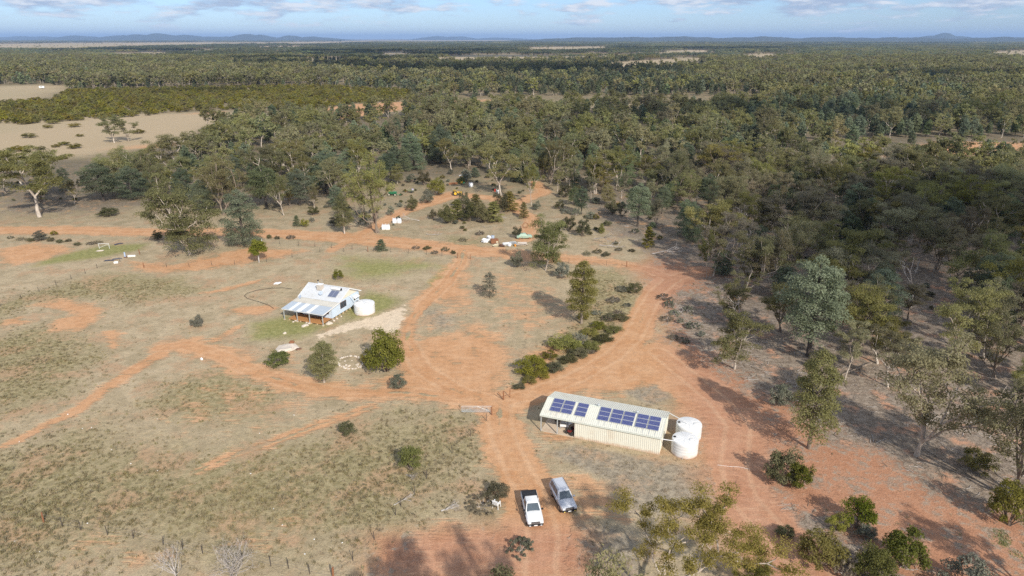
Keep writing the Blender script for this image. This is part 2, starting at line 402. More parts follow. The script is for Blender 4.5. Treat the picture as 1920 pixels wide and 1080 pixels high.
def masks(X, Y):
    far = 1.0
    road = union(X, Y, m_line, ROADS); bare = union(X, Y, m_poly, BARE)
    greyg = union(X, Y, m_poly, GREYG)
    pale = union(X, Y, m_poly, PALE)
    m = dict(road=road, dirt=np.clip(np.maximum(road, bare) - .9 * greyg * (road < .8), 0, 1), pale=pale,
             red=union(X, Y, m_poly, RED), green=union(X, Y, m_poly, GREENS), olive=union(X, Y, m_poly, OLIVE),
             litter=union(X, Y, m_poly, LITTER) * (1 - road), field=union(X, Y, m_poly, FIELDS), greyg=greyg)
    cd = np.full(X.shape, 9.0)
    s = (np.abs(X) < 300) & (Y < 420) & (Y > 20)
    for ln, *_ in ROADS: cd[s] = np.minimum(cd[s], seg_dist(X[s], Y[s], [gp(*p[:2]) for p in ln]))
    m['cd'] = cd
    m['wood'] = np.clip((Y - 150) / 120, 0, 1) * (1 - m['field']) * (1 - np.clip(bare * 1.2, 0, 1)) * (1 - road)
    return m

def spread(a, b, fine, far, grow):
    c = list(np.arange(a, b + 1e-6, fine)); st = fine
    while c[-1] < far: st *= grow; c.append(c[-1] + st)
    return c
xs = spread(0, 96, .55, 62000, 1.085); xs = np.array([-v for v in xs[:0:-1]] + xs)
ys = spread(40, 150, .5, 62000, 1.035); ys = np.array([-62000, -20000, -6000, -2000, -600, -200, -60, -20, 5, 20, 30, 36] + ys)
GX, GY = np.meshgrid(xs, ys); nx, ny = len(xs), len(ys)
gm = masks(GX.ravel(), GY.ravel())
def ground_material():
    m = bpy.data.materials.new('earth_and_dry_grass'); m.use_nodes = True; t = NT(m.node_tree)
    pos = t.node('ShaderNodeNewGeometry').outputs['Position']
    A = lambda n: t.attr(n).outputs['Fac']
    n25 = t.noise(pos, .045, 4, .6); n4 = t.noise(pos, .28, 5, .62); n1 = t.noise(pos, 1.1, 5, .65); nf = t.noise(pos, 5.5, 4, .7)
    nb = t.noise(t.mapping(pos, loc=(37, 11, 0)), .16, 5, .62)
    nst = t.noise(t.mapping(pos, rot=(0, 0, .9), scale=(.35, 2.6, 1)), .8, 4, .65)
    # grass: straw to olive
    c_straw = t.mix(t.ramp(n4, .3, .7), (.335, .268, .166), (.485, .388, .256))
    c_olive = t.mix(t.ramp(n1, .3, .7), (.250, .210, .106), (.365, .303, .176))
    f_ol = t.ramp(t.math('ADD', A('olive'), t.math('MULTIPLY', t.math('SUBTRACT', t.math('ADD', n25, n4), 1.0), 1.8)), .05, 1.0)
    g = t.mix(f_ol, c_straw, c_olive)
    c_grey = t.mix(t.ramp(n1, .3, .7), (.27, .225, .165), (.37, .312, .228))
    g = t.mix(t.ramp(A('greyg'), .3, .7), g, c_grey)
    # thin pinkish soil showing through
    soilthin = t.math('MULTIPLY', t.ramp(t.math('ADD', nb, t.math('MULTIPLY', n1, .35)), .66, .84), .7)
    g = t.mix(soilthin, g, (.43, .275, .165))
    c_green = t.mix(t.ramp(n1, .3, .7), (.205, .215, .060), (.285, .275, .105))
    g = t.mix(t.math('MULTIPLY', t.ramp(t.math('ADD', A('green'), t.math('MULTIPLY', t.math('SUBTRACT', n4, .5), .9)), .25, .9), .85), g, c_green)
    # leaf litter under the trees
    c_lit = t.mix(t.ramp(t.math('ADD', t.math('MULTIPLY', n1, .6), t.math('MULTIPLY', nf, .5)), .42, .68), (.19, .145, .108), (.335, .275, .215))
    soil = t.mix(t.ramp(A('red'), .2, .8), t.mix(t.ramp(n4, .3, .7), (.485, .252, .122), (.555, .328, .182)),
                 t.mix(t.ramp(n4, .3, .7), (.415, .208, .122), (.490, .270, .168)))
    f_l = t.ramp(t.math('ADD', A('litter'), t.math('MULTIPLY', t.math('SUBTRACT', t.math('ADD', nb, n1), 1.0), 1.5)), .3, .75)
    redbase = t.mix(t.ramp(A('red'), .25, .75), g, t.mix(t.math('MULTIPLY', t.ramp(t.math('ADD', t.math('MULTIPLY', n4, .8), t.math('MULTIPLY', n1, .75)), .76, .92), .9), soil, c_lit))
    g = t.mix(f_l, redbase, t.mix(t.ramp(t.math('ADD', n4, t.math('MULTIPLY', n1, .4)), .72, .92), c_lit, soil))
    # bare dirt
    fd = t.math('ADD', A('dirt'), t.math('MULTIPLY', t.math('SUBTRACT', t.math('ADD', t.math('MULTIPLY', n4, .7), t.math('MULTIPLY', nst, .5)), .6), 2.1))
    cd = A('cd'); wob = t.math('ADD', cd, t.math('MULTIPLY', t.math('SUBTRACT', n4, .5), .7))
    rut = t.math('MULTIPLY', t.ramp(t.math('ABSOLUTE', t.math('SUBTRACT', wob, .85)), .42, .1), t.ramp(nb, .35, .6))
    fd = t.math('SUBTRACT', fd, t.math('MULTIPLY', t.ramp(wob, .5, .1), t.math('MULTIPLY', t.ramp(n25, .42, .6), .45)))
    dirtf = t.ramp(fd, .30, .68)
    soil2 = t.mix(t.math('MULTIPLY', t.ramp(nst, .45, .75), .35), soil, (.58, .40, .255))
    soil2 = t.mix(t.math('MULTIPLY', t.ramp(n1, .62, .78), .45), soil2, (.36, .175, .085))
    soil2 = t.mix(t.math('MULTIPLY', rut, .2), soil2, (.40, .195, .098))
    soil2 = t.mix(t.math('MULTIPLY', t.ramp(t.math('ABSOLUTE', t.math('SUBTRACT', wob, 1.6)), .5, .1), .22), soil2, (.64, .44, .28))
    g = t.mix(dirtf, g, soil2)
    c_pale = t.mix(n4, (.62, .48, .33), (.70, .585, .44))
    g = t.mix(t.ramp(t.math('ADD', A('pale'), t.math('MULTIPLY', t.math('SUBTRACT', t.math('ADD', n4, n1), 1.0), .8)), .4, .62), g, c_pale)
    # far woodland floor and paddocks
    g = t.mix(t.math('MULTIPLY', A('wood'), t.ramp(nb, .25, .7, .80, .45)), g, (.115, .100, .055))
    nfar = t.noise(t.mapping(pos, scale=(1, .35, 1)), .004, 4, .6)
    g = t.mix(A('field'), g, t.mix(t.ramp(nfar, .35, .65), (.36, .30, .185), (.43, .335, .215)))
    # grain
    g = t.mix(1.0, g, t.mix(t.ramp(t.math('ADD', t.math('MULTIPLY', nf, .65), t.math('MULTIPLY', n1, .35)), .30, .70), (.70, .70, .70), (1.24, 1.23, 1.2)), 'MULTIPLY')
    # dark specks: droppings, stones' shade, tufts' roots
    vor = t.node('ShaderNodeTexVoronoi'); t.put(vor.inputs['Vector'], pos); vor.inputs['Scale'].default_value = .9
    spk = t.math('MULTIPLY', t.ramp(vor.outputs['Distance'], .10, .05), t.ramp(n4, .5, .62))
    g = t.mix(t.math('MULTIPLY', spk, .55), g, (.10, .075, .05))
    p = t.node('ShaderNodeBsdfPrincipled'); t.put(p.inputs['Base Color'], g)
    p.inputs['Roughness'].default_value = .95; p.inputs['Specular IOR Level'].default_value = .1
    b = t.node('ShaderNodeBump'); b.inputs['Strength'].default_value = .85; b.inputs['Distance'].default_value = .16
    hgt = t.math('ADD', t.math('MULTIPLY', n1, .9), t.math('MULTIPLY', nf, .55))
    hgt = t.math('MULTIPLY', hgt, t.ramp(dirtf, 0, 1, 1.0, .38))
    t.put(b.inputs['Height'], hgt); t.l.new(b.outputs[0], p.inputs['Normal'])
    o = t.node('ShaderNodeOutputMaterial'); t.l.new(p.outputs[0], o.inputs[0])
    return m
M_GROUND = ground_material()
idx = np.arange(nx * ny).reshape(ny, nx)
quads = np.stack([idx[:-1, :-1], idx[:-1, 1:], idx[1:, 1:], idx[1:, :-1]], -1).reshape(-1, 4)
def qmean(a): return a[quads].mean(1)
is_pale = qmean(gm['pale']) > .5
is_road = (qmean(gm['road']) > .5) & ~is_pale
VG = np.stack([GX.ravel(), GY.ravel(), np.zeros(nx * ny)], -1)
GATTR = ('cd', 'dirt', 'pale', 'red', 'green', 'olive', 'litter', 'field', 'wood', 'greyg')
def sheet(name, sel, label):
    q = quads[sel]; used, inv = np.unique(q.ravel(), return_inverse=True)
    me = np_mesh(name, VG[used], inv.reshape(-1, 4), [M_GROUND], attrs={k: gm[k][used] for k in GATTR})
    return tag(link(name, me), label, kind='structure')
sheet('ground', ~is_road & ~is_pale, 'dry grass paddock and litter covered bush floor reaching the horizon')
sheet('dirt_road', is_road, 'orange dirt tracks winding between house, shed and woodland')
sheet('driveway', is_pale, 'pale gravel driveway curving past the house tank')

# ------------------------------------------------------------------ hills on the horizon
def hills():
    nxh, nyh = 620, 40
    px = np.linspace(-150, 2070, nxh); yy = np.linspace(9000, 30000, nyh)
    PX, YY = np.meshgrid(px, yy); XX = (PX - 960) / FPX * (YY * CP + 20)
    rg = np.random.default_rng(5); H = np.zeros_like(XX)
    # centre pixel, distance, pixels above the horizon, half width in pixels, half depth
    for cx, d, up, wx, wd in [(-60, 24000, 4.0, 120, 1500), (60, 24000, 3.4, 110, 1500), (150, 20000, 4.4, 70, 1200), (222, 19000, 5.6, 50, 1100), (262, 18500, 6.6, 42, 1100),
                              (302, 18500, 8.6, 46, 1200), (350, 18500, 5.4, 55, 1000), (410, 18500, 3.8, 70, 1000), (462, 18000, 6.8, 40, 1100), (492, 18000, 5.4, 40, 1000),
                              (545, 18000, 4.8, 34, 900), (590, 18000, 2.8, 60, 900), (820, 26000, 3.6, 40, 1200), (855, 26000, 3.4, 40, 1200), (935, 26000, 1.5, 60, 1200),
                              (1100, 12500, 2.2, 120, 1400), (1190, 12500, 3.0, 110, 1400), (1280, 12500, 3.6, 100, 1400), (1420, 12000, 3.0, 130, 1400), (1560, 12000, 2.2, 150, 1300),
                              (1768, 17000, 7.0, 36, 1200), (1745, 17000, 4.5, 34, 1200), (1800, 17000, 3.8, 34, 1200), (1700, 11500, 2.2, 130, 1300), (1880, 11500, 2.4, 150, 1300), (2050, 11500, 2.2, 120, 1300)]:
        h = up * d / FPX * 1.22 + CAM_H
        H = np.maximum(H, h * np.exp(-((PX - cx) / wx) ** 2 * 1.1 - ((YY - d) / wd) ** 2))
    nz = np.cumsum(rg.normal(size=nxh)); nz -= np.linspace(nz[0], nz[-1], nxh); nz = np.convolve(nz, np.ones(5) / 5, 'same'); nz = nz / (np.abs(nz).max() + 1e-6)
    H *= 1 + .10 * np.sin(PX / 11 + 2 * nz[None]) * np.sin(PX / 29) + .06 * nz[None]; H += (rg.random(H.shape) - .5) * 7 * (H > 12)
    V = np.stack([XX, YY, H - 6.0], -1).reshape(-1, 3)
    i = np.arange(nxh * nyh).reshape(nyh, nxh)
    q = np.stack([i[:-1, :-1], i[:-1, 1:], i[1:, 1:], i[1:, :-1]], -1).reshape(-1, 4)
    tag(link('hills', np_mesh('hills', V, q, [mat('wooded_hillside', (.050, .062, .050), .95, .35, .004)], smooth=True)), 'low wooded hills far away along the horizon', kind='structure')
hills()

# ------------------------------------------------------------------ air
hb = MB().box(-64000, 64000, -64000, 64000, -2, 330).build('haze', None, label='thin blue air over the plain', kind='stuff')
hm = bpy.data.materials.new('air'); hm.use_nodes = True; t = NT(hm.node_tree)
pv = t.node('ShaderNodeVolumePrincipled'); pv.inputs['Color'].default_value = (.44, .65, 1.0, 1); pv.inputs['Density'].default_value = HAZE
pv.inputs['Anisotropy'].default_value = 0.0
o_ = t.node('ShaderNodeOutputMaterial'); t.l.new(pv.outputs[0], o_.inputs['Volume'])
hb.data.materials.clear(); hb.data.materials.append(hm)

# ------------------------------------------------------------------ clouds overhead: their shadows lie on the bush
CZ = 1100.0
OFF = (SDIR.x / SDIR.z * CZ, SDIR.y / SDIR.z * CZ)
cb = MB(); rg = random.Random(3)
def shade(px, py, rx, ry):
    gx, gy = gp(px, py)
    for k in range(7):
        a = rg.uniform(0, 6.28); q = rg.uniform(.0, .62) if k else 0
        s = rg.uniform(.42, .62) if k else .72
        cb.blob((gx + OFF[0] + rx * q * math.cos(a), gy + OFF[1] + ry * q * math.sin(a), CZ + rg.uniform(0, 8)), rx * s, ry * s, min(rx, ry) * .22, rg.random(), 18, 8, .16)
for a in CLOUDS: shade(*a)
cmx = bpy.data.materials.new('cloud'); cmx.use_nodes = True; t = NT(cmx.node_tree)
d_ = t.node('ShaderNodeBsdfDiffuse'); d_.inputs[0].default_value = (.9, .9, .9, 1)
tr = t.node('ShaderNodeBsdfTransparent'); mxs = t.node('ShaderNodeMixShader'); mxs.inputs[0].default_value = .027
t.l.new(tr.outputs[0], mxs.inputs[1]); t.l.new(d_.outputs[0], mxs.inputs[2])
o_ = t.node('ShaderNodeOutputMaterial'); t.l.new(mxs.outputs[0], o_.inputs[0])
cb.build('clouds', cmx, smooth=True, label='broken fair weather clouds shading parts of the woodland', kind='stuff')

# ================================================================== VEGETATION
def tube_arrays(paths, n=5):
    Vs, Fs, off = [], [], 0
    ang = np.linspace(0, 2 * np.pi, n, endpoint=False); ca, sa = np.cos(ang), np.sin(ang)
    for P, r in paths:
        P = np.asarray(P, float); r = np.asarray(r, float); k = len(P)
        d = np.gradient(P, axis=0); d /= np.linalg.norm(d, axis=1)[:, None] + 1e-9
        ref = np.where(np.abs(d[:, 2:3]) < .9, [[0, 0, 1.]], [[1., 0, 0]])
        a = np.cross(d, ref); a /= np.linalg.norm(a, axis=1)[:, None] + 1e-9; b = np.cross(d, a)
        ring = P[:, None] + (a[:, None] * ca[None, :, None] + b[:, None] * sa[None, :, None]) * r[:, None, None]
        Vs.append(ring.reshape(-1, 3))
        i = np.arange(k * n).reshape(k, n); j = np.roll(i, -1, 1)
        Fs.append(np.stack([i[:-1], j[:-1], j[1:], i[1:]], -1).reshape(-1, 4) + off); off += k * n
    return np.concatenate(Vs), np.concatenate(Fs)

def leaf_arrays(rg, clusters, per, size, droop=.5, aspect=.42, shell=.35):
    """clusters: (x, y, z, rx, rz, tint); per leaves each; rhombic leaves"""
    C = np.asarray(clusters, float); n = len(C) * per
    C = np.repeat(C, per, 0)
    d = rg.normal(size=(n, 3)); d /= np.linalg.norm(d, axis=1)[:, None]
    d[:, 2] = np.where(d[:, 2] < -.35, -d[:, 2] * .6, d[:, 2])
    q = rg.random(n) ** shell
    P = C[:, :3] + d * q[:, None] * np.stack([C[:, 3], C[:, 3], C[:, 4]], -1)
    ax = rg.normal(size=(n, 3)); ax[:, 2] -= droop * 2; ax /= np.linalg.norm(ax, axis=1)[:, None]
    s = rg.normal(size=(n, 3)) * .8 + d * .8; s[:, 2] += .8; s /= np.linalg.norm(s, axis=1)[:, None]   # blades lean outwards and up, so a clump has a lit and a shaded side
    ax -= s * (ax * s).sum(1)[:, None]; ax /= np.linalg.norm(ax, axis=1)[:, None] + 1e-9
    wv = np.cross(ax, s)
    ln = size * rg.uniform(.6, 1.35, n)[:, None]
    V = np.stack([P - ax * ln * .5, P + wv * ln * aspect * .5, P + ax * ln * .5, P - wv * ln * aspect * .5], 1).reshape(-1, 3)
    F = np.arange(n * 4).reshape(n, 4)
    tint = np.clip(C[:, 5] + rg.uniform(-.28, .28, n), 0, 1)
    return V, F, np.repeat(tint, 4)

def unit(v): return v / (np.linalg.norm(v) + 1e-9)
def bend(rg, p, d, L, k, up=.15, wob=.18):
    pts = [np.array(p, float)]; d = unit(np.array(d, float))
    for _ in range(k):
        d = unit(d + rg.normal(size=3) * wob + np.array([0, 0, up])); pts.append(pts[-1] + d * L / k)
    return pts, d
def gum(seed, H=12., W=8., fork=.30, limbs=4, lean=0., open_=.5, levels=3, stems=1, low=.0, fill=.5, cr=.075, midc=16):
    """returns branch paths and leaf clusters of an open-crowned gum"""
    rg = np.random.default_rng(seed); paths, tips = [], []
    def grow(p, d, L, r, lev):
        k = 4 if lev < 2 else 3
        pts, d2 = bend(rg, p, d, L, k, up=.10 if lev else .06, wob=.13 + .05 * lev)
        paths.append((pts, np.linspace(r, r * .5, k + 1)))
        if lev >= levels:
            tips.append((pts[-1], 1.0)); tips.append((pts[-2], .8)); return
        n = rg.integers(2, 4) if lev else limbs
        for i in range(n):
            az = 2 * np.pi * (i + rg.uniform(-.3, .3)) / n + rg.uniform(0, 1)
            pol = rg.uniform(.38, .85) if lev else rg.uniform(.35, .8)
            e1 = unit(np.cross(d2, [0.3, .2, 1])); e2 = np.cross(d2, e1)
            nd = unit(d2 * math.cos(pol) + (e1 * math.cos(az) + e2 * math.sin(az)) * math.sin(pol))
            q = pts[-1] if (i < 2 or lev == 0) else pts[-2]
            grow(q, nd, L * rg.uniform(.58, .85) if lev else H * rg.uniform(.24, .36), r * rg.uniform(.48, .66), lev + 1)
        if lev >= 1:
            for q in pts[2:]:
                if rg.random() < fill: tips.append((q, .85))
    for s in range(stems):
        az = rg.uniform(0, 6.28); dv = np.array([math.cos(az) * (.12 + .12 * (stems > 1)) + lean, math.sin(az) * (.1 + .12 * (stems > 1)), 1.])
        grow((s * .3, 0, -.25), dv, H * fork, H * .021, 0)
    # fit the box H x W
    allp = np.concatenate([np.array(p) for p, _ in paths]); top = allp[:, 2].max(); wid = np.percentile(np.abs(allp[:, :2] - allp[:, :2].mean(0)), 96)
    sz = (H * .93) / top; sx = (W * .43) / max(wid, .1)
    P2 = []
    for p, r in paths:
        p = np.array(p); f = np.clip(p[:, 2] / (H * fork), 0, 1)[:, None]
        p[:, :2] *= (1 + (sx - 1) * f); p[:, 2] *= sz; P2.append((p, r))
    cl = []
    for p, s in tips:
        p = np.array(p); p[:2] *= sx; p[2] *= sz
        if rg.random() < open_ * .25: continue
        R_ = H * cr * s * rg.uniform(.75, 1.35)
        cl.append((p[0], p[1], p[2], R_, R_ * .72, rg.uniform(.2, .85)))
    for _ in range(midc):
        a = rg.uniform(0, 6.28); q = rg.uniform(.05, .36) * W; z_ = rg.uniform(fork + .12, .82)
        cl.append((q * math.cos(a), q * math.sin(a), H * z_, H * cr * rg.uniform(.8, 1.3), H * cr * rg.uniform(.7, 1.0), rg.uniform(.1, .8)))
    for _ in range(int(low * 10)):
        a = rg.uniform(0, 6.28); q = rg.uniform(.1, .4) * W
        cl.append((q * math.cos(a), q * math.sin(a), H * rg.uniform(.07, .5), H * .085, H * .075, rg.uniform(.1, .8)))
    return P2, cl
def pine(seed, H=9., W=4.5, bare=.14, nb=58, clump=1.0):
    rg = np.random.default_rng(seed); paths, cl = [], []
    lean = rg.normal(size=2) * .25
    tr = [np.array([lean[0] * t * t, lean[1] * t * t, -.2 + t * H * .95]) for t in np.linspace(0, 1, 7)]
    paths.append((tr, np.linspace(H * .02, H * .004, 7)))
    lob = [(rg.uniform(0, 6.28), rg.uniform(bare, .9), rg.uniform(.75, 1.2)) for _ in range(6)]
    for i in range(nb):
        t = bare + (.97 - bare) * ((i + rg.random()) / nb)
        u_ = (t - bare) / (1 - bare); prof = (max(0, 1 - (2 * u_ - .75) ** 2 * .62)) ** .5
        az = i * 2.4 + rg.uniform(-.5, .5); q = 1.
        for la, lt, lw in lob:
            if abs(math.remainder(az - la, 6.283)) < .7 and abs(t - lt) < .14: q = lw
        rr = W * .43 * prof * q * rg.uniform(.35, 1.0) ** .6
        base = np.array([lean[0] * t * t, lean[1] * t * t, t * H * .88]); e = base + np.array([math.cos(az) * rr, math.sin(az) * rr, H * rg.uniform(-.01, .06)])
        if i % 3 == 0: paths.append(([base * [1, 1, .92], (base + e) / 2, e], [H * .006, H * .004, H * .002]))
        R_ = H * rg.uniform(.07, .115) * clump * (1.15 - .35 * t)
        cl.append((*(e * .88 + base * .12), R_, R_ * .8, rg.uniform(.15, .9)))
    cl.append((*tr[-1], H * .06, H * .07, .6))
    return paths, cl
def bush(seed, H=3., W=4., n=34, flat=.75):
    rg = np.random.default_rng(seed); paths, cl = [], []
    for i in range(n):
        d = rg.normal(size=3); d[2] = abs(d[2]) * flat; d = unit(d); q = rg.uniform(.45, .9)
        p = np.array([d[0] * W * .42 * q, d[1] * W * .42 * q, H * (.16 + .68 * d[2] * q)])
        R_ = min(H, W) * rg.uniform(.11, .2); cl.append((*p, R_, R_ * .85, rg.uniform(.1, .9)))
        if i % 3 == 0: paths.append(([np.array([0, 0, -.1]), p * [.45, .45, .55], p], [H * .016, H * .011, H * .005]))
    return paths, cl
def sapling(seed, H=4., W=2.):
    rg = np.random.default_rng(seed); cl = []; n = 30
    paths = [([np.array([0, 0, -.1]), np.array([0.03, 0, H * .5]), np.array([0, 0.03, H * .93])], [H * .014, H * .009, H * .003])]
    for i in range(n):
        t = .07 + .88 * i / n; rr = W * .40 * (1.05 - t) ** .75 * rg.uniform(.4, 1.0); az = i * 2.4
        R_ = W * rg.uniform(.14, .22) * (1.12 - .5 * t); cl.append((rr * math.cos(az), rr * math.sin(az), t * H, R_, R_, rg.uniform(.2, .85)))
    return paths, cl

PROTO = {}
def proto(key, gen, leafm, barkm, per, size, sides=6, **lk):
    paths, cl = gen
    rg = np.random.default_rng(abs(hash(key)) % 9999 if False else sum(map(ord, key)))
    V, F = tube_arrays(paths, sides); tm = np_mesh('trunk_' + key, V, F, [barkm], smooth=True)
    LV, LF, tint = leaf_arrays(rg, cl, per, size, **lk); cm_ = np_mesh('crown_' + key, LV, LF, [leafm], attrs={'tint': tint})
    H = float(np.percentile(LV[:, 2], 99.6)); Wd = float((np.percentile(LV[:, :2], 99.3, axis=0) - np.percentile(LV[:, :2], .7, axis=0)).mean())
    PROTO[key] = dict(trunk=tm, crown=cm_, H=H, W=Wd)
    return PROTO[key]
def joined(key, gen, leafm, barkm, per, size, sides=3, **lk):
    """single mesh for the instanced far woodland"""
    paths, cl = gen; rg = np.random.default_rng(sum(map(ord, key)))
    V, F = tube_arrays(paths, sides); LV, LF, tint = leaf_arrays(rg, cl, per, size, **lk)
    me = np_mesh(key, np.concatenate([V, LV]), np.concatenate([F, LF + len(V)]), [barkm, leafm], np.r_[np.zeros(len(F)), np.ones(len(LF))],
                 attrs={'tint': np.r_[np.zeros(len(V)), tint]})
    return me, float(np.percentile(LV[:, 2], 99.6))

GUMS = [dict(fork=.20, limbs=4), dict(fork=.26, limbs=3, lean=.12), dict(fork=.16, limbs=4, stems=2), dict(fork=.24, limbs=3, lean=-.1), dict(fork=.14, limbs=5), dict(fork=.18, limbs=3, stems=2, lean=.08), dict(fork=.3, limbs=4, lean=.05), dict(fork=.2, limbs=3, stems=3, midc=8), dict(fork=.34, limbs=5, midc=26), dict(fork=.15, limbs=3, lean=.2, midc=10)]
for i, kw in enumerate(GUMS):
    g_ = gum(20 + i, 12, 8.5, **kw)
    proto(f'gum{i}', g_, L_GUM, B_PALE if i % 3 != 2 else B_MID, max(60, 15000 // len(g_[1])), .235, aspect=.42)
    PROTO[f'grey{i}'] = dict(PROTO[f'gum{i}']); c = PROTO[f'gum{i}']['crown'].copy(); c.materials[0] = L_GREYGUM; PROTO[f'grey{i}']['crown'] = c
    PROTO[f'gold{i}'] = dict(PROTO[f'gum{i}']); c = PROTO[f'gum{i}']['crown'].copy(); c.materials[0] = L_GOLD; PROTO[f'gold{i}']['crown'] = c
for i in range(4): proto(f'pine{i}', pine(40 + i, 9, 5.2, (.03, .26, .05, .3)[i]), L_PINE, B_DARK, 300, .165, droop=-.1, aspect=.45, shell=.28)
g_ = gum(31, 12, 10.5, fork=.2, limbs=5, levels=3, fill=.45, open_=.4, cr=.07, midc=10); proto('near', g_, L_GOLD, B_PALE, max(30, 32000 // len(g_[1])), .17, aspect=.4, shell=.5)
g_ = gum(33, 10, 7, fork=.1, limbs=6, low=5.0, fill=.8); proto('thick0', g_, L_THICK, B_PALE, max(40, 24000 // len(g_[1])), .19, aspect=.45)
for i in range(2): proto(f'column{i}', pine(46 + i, 9, 4.4, .2, 46), (L_GUM, L_GOLD)[i], (B_PALE, B_MID)[i], 300, .18, droop=.3, aspect=.42)
for i, m in enumerate((L_GREEN, L_SCRUB, L_DARK, L_GREY)):
    for j in range(2): proto(f"bush_{('green','scrub','dark','grey')[i]}{j}", bush(60 + j * 5 + i, 3, 4), m, B_MID, 130, .16, sides=4, droop=0, aspect=.5)
proto('ball0', ([([np.array([0, 0, -.1]), np.array([0, 0, 2.])], [.12, .1])], [(*(np.array(c_[:3]) + [0, 0, 1.1]), *c_[3:]) for c_ in bush(72, 3.4, 3.6, 50, .9)[1]]), L_GREEN, B_DEAD, 140, .17, sides=6, droop=0, aspect=.55)
proto('dome0', bush(71, 4, 4.6, 60, .9), L_GREEN, B_MID, 150, .17, sides=4, droop=0, aspect=.55, shell=.25)
proto('thin0', pine(49, 5, 2.6, .06, 34, 1.1), L_GREY, B_MID, 90, .17, sides=4, droop=.2)
proto('sap0', sapling(80), L_PINE, B_DARK, 130, .15, sides=4, droop=-.2); proto('sap1', sapling(81), L_SCRUB, B_DARK, 130, .15, sides=4, droop=-.2)
proto('low0', bush(90, 1.2, 4.2, 60, .5), L_TWIG, B_DEAD, 70, .12, sides=4, droop=-.2); proto('low1', bush(91, 1.2, 4.2, 40, .5), L_GREY, B_DEAD, 80, .15, sides=4, droop=-.2)

USED = []   # ground spots already taken by a named tree
def plant(name, key, x, y, H, W, label, cat='tree', group=None, rz=None, rng=random):
    P = PROTO[key]
    r = empty(name, (x, y, 0), rng.uniform(0, 6.28) if rz is None else rz, label, cat, group)
    r.scale = (W / P['W'], W / P['W'], H / P['H'])
    link('trunk' if cat == 'tree' else 'stems', P['trunk'], r)
    link('crown' if cat == 'tree' else 'foliage', P['crown'], r)['kind'] = 'stuff'
    USED.append((x, y, max(1.2, W * .36)))
    return r
def plant_px(name, key, px, py, top, wpx, label, cat='tree', group=None, rz=None):
    x, y = gp(px, py); return plant(name, key, x, y, height_of(y, top), wpx * depth_at(x, y) / FPX, label, cat, group, rz)

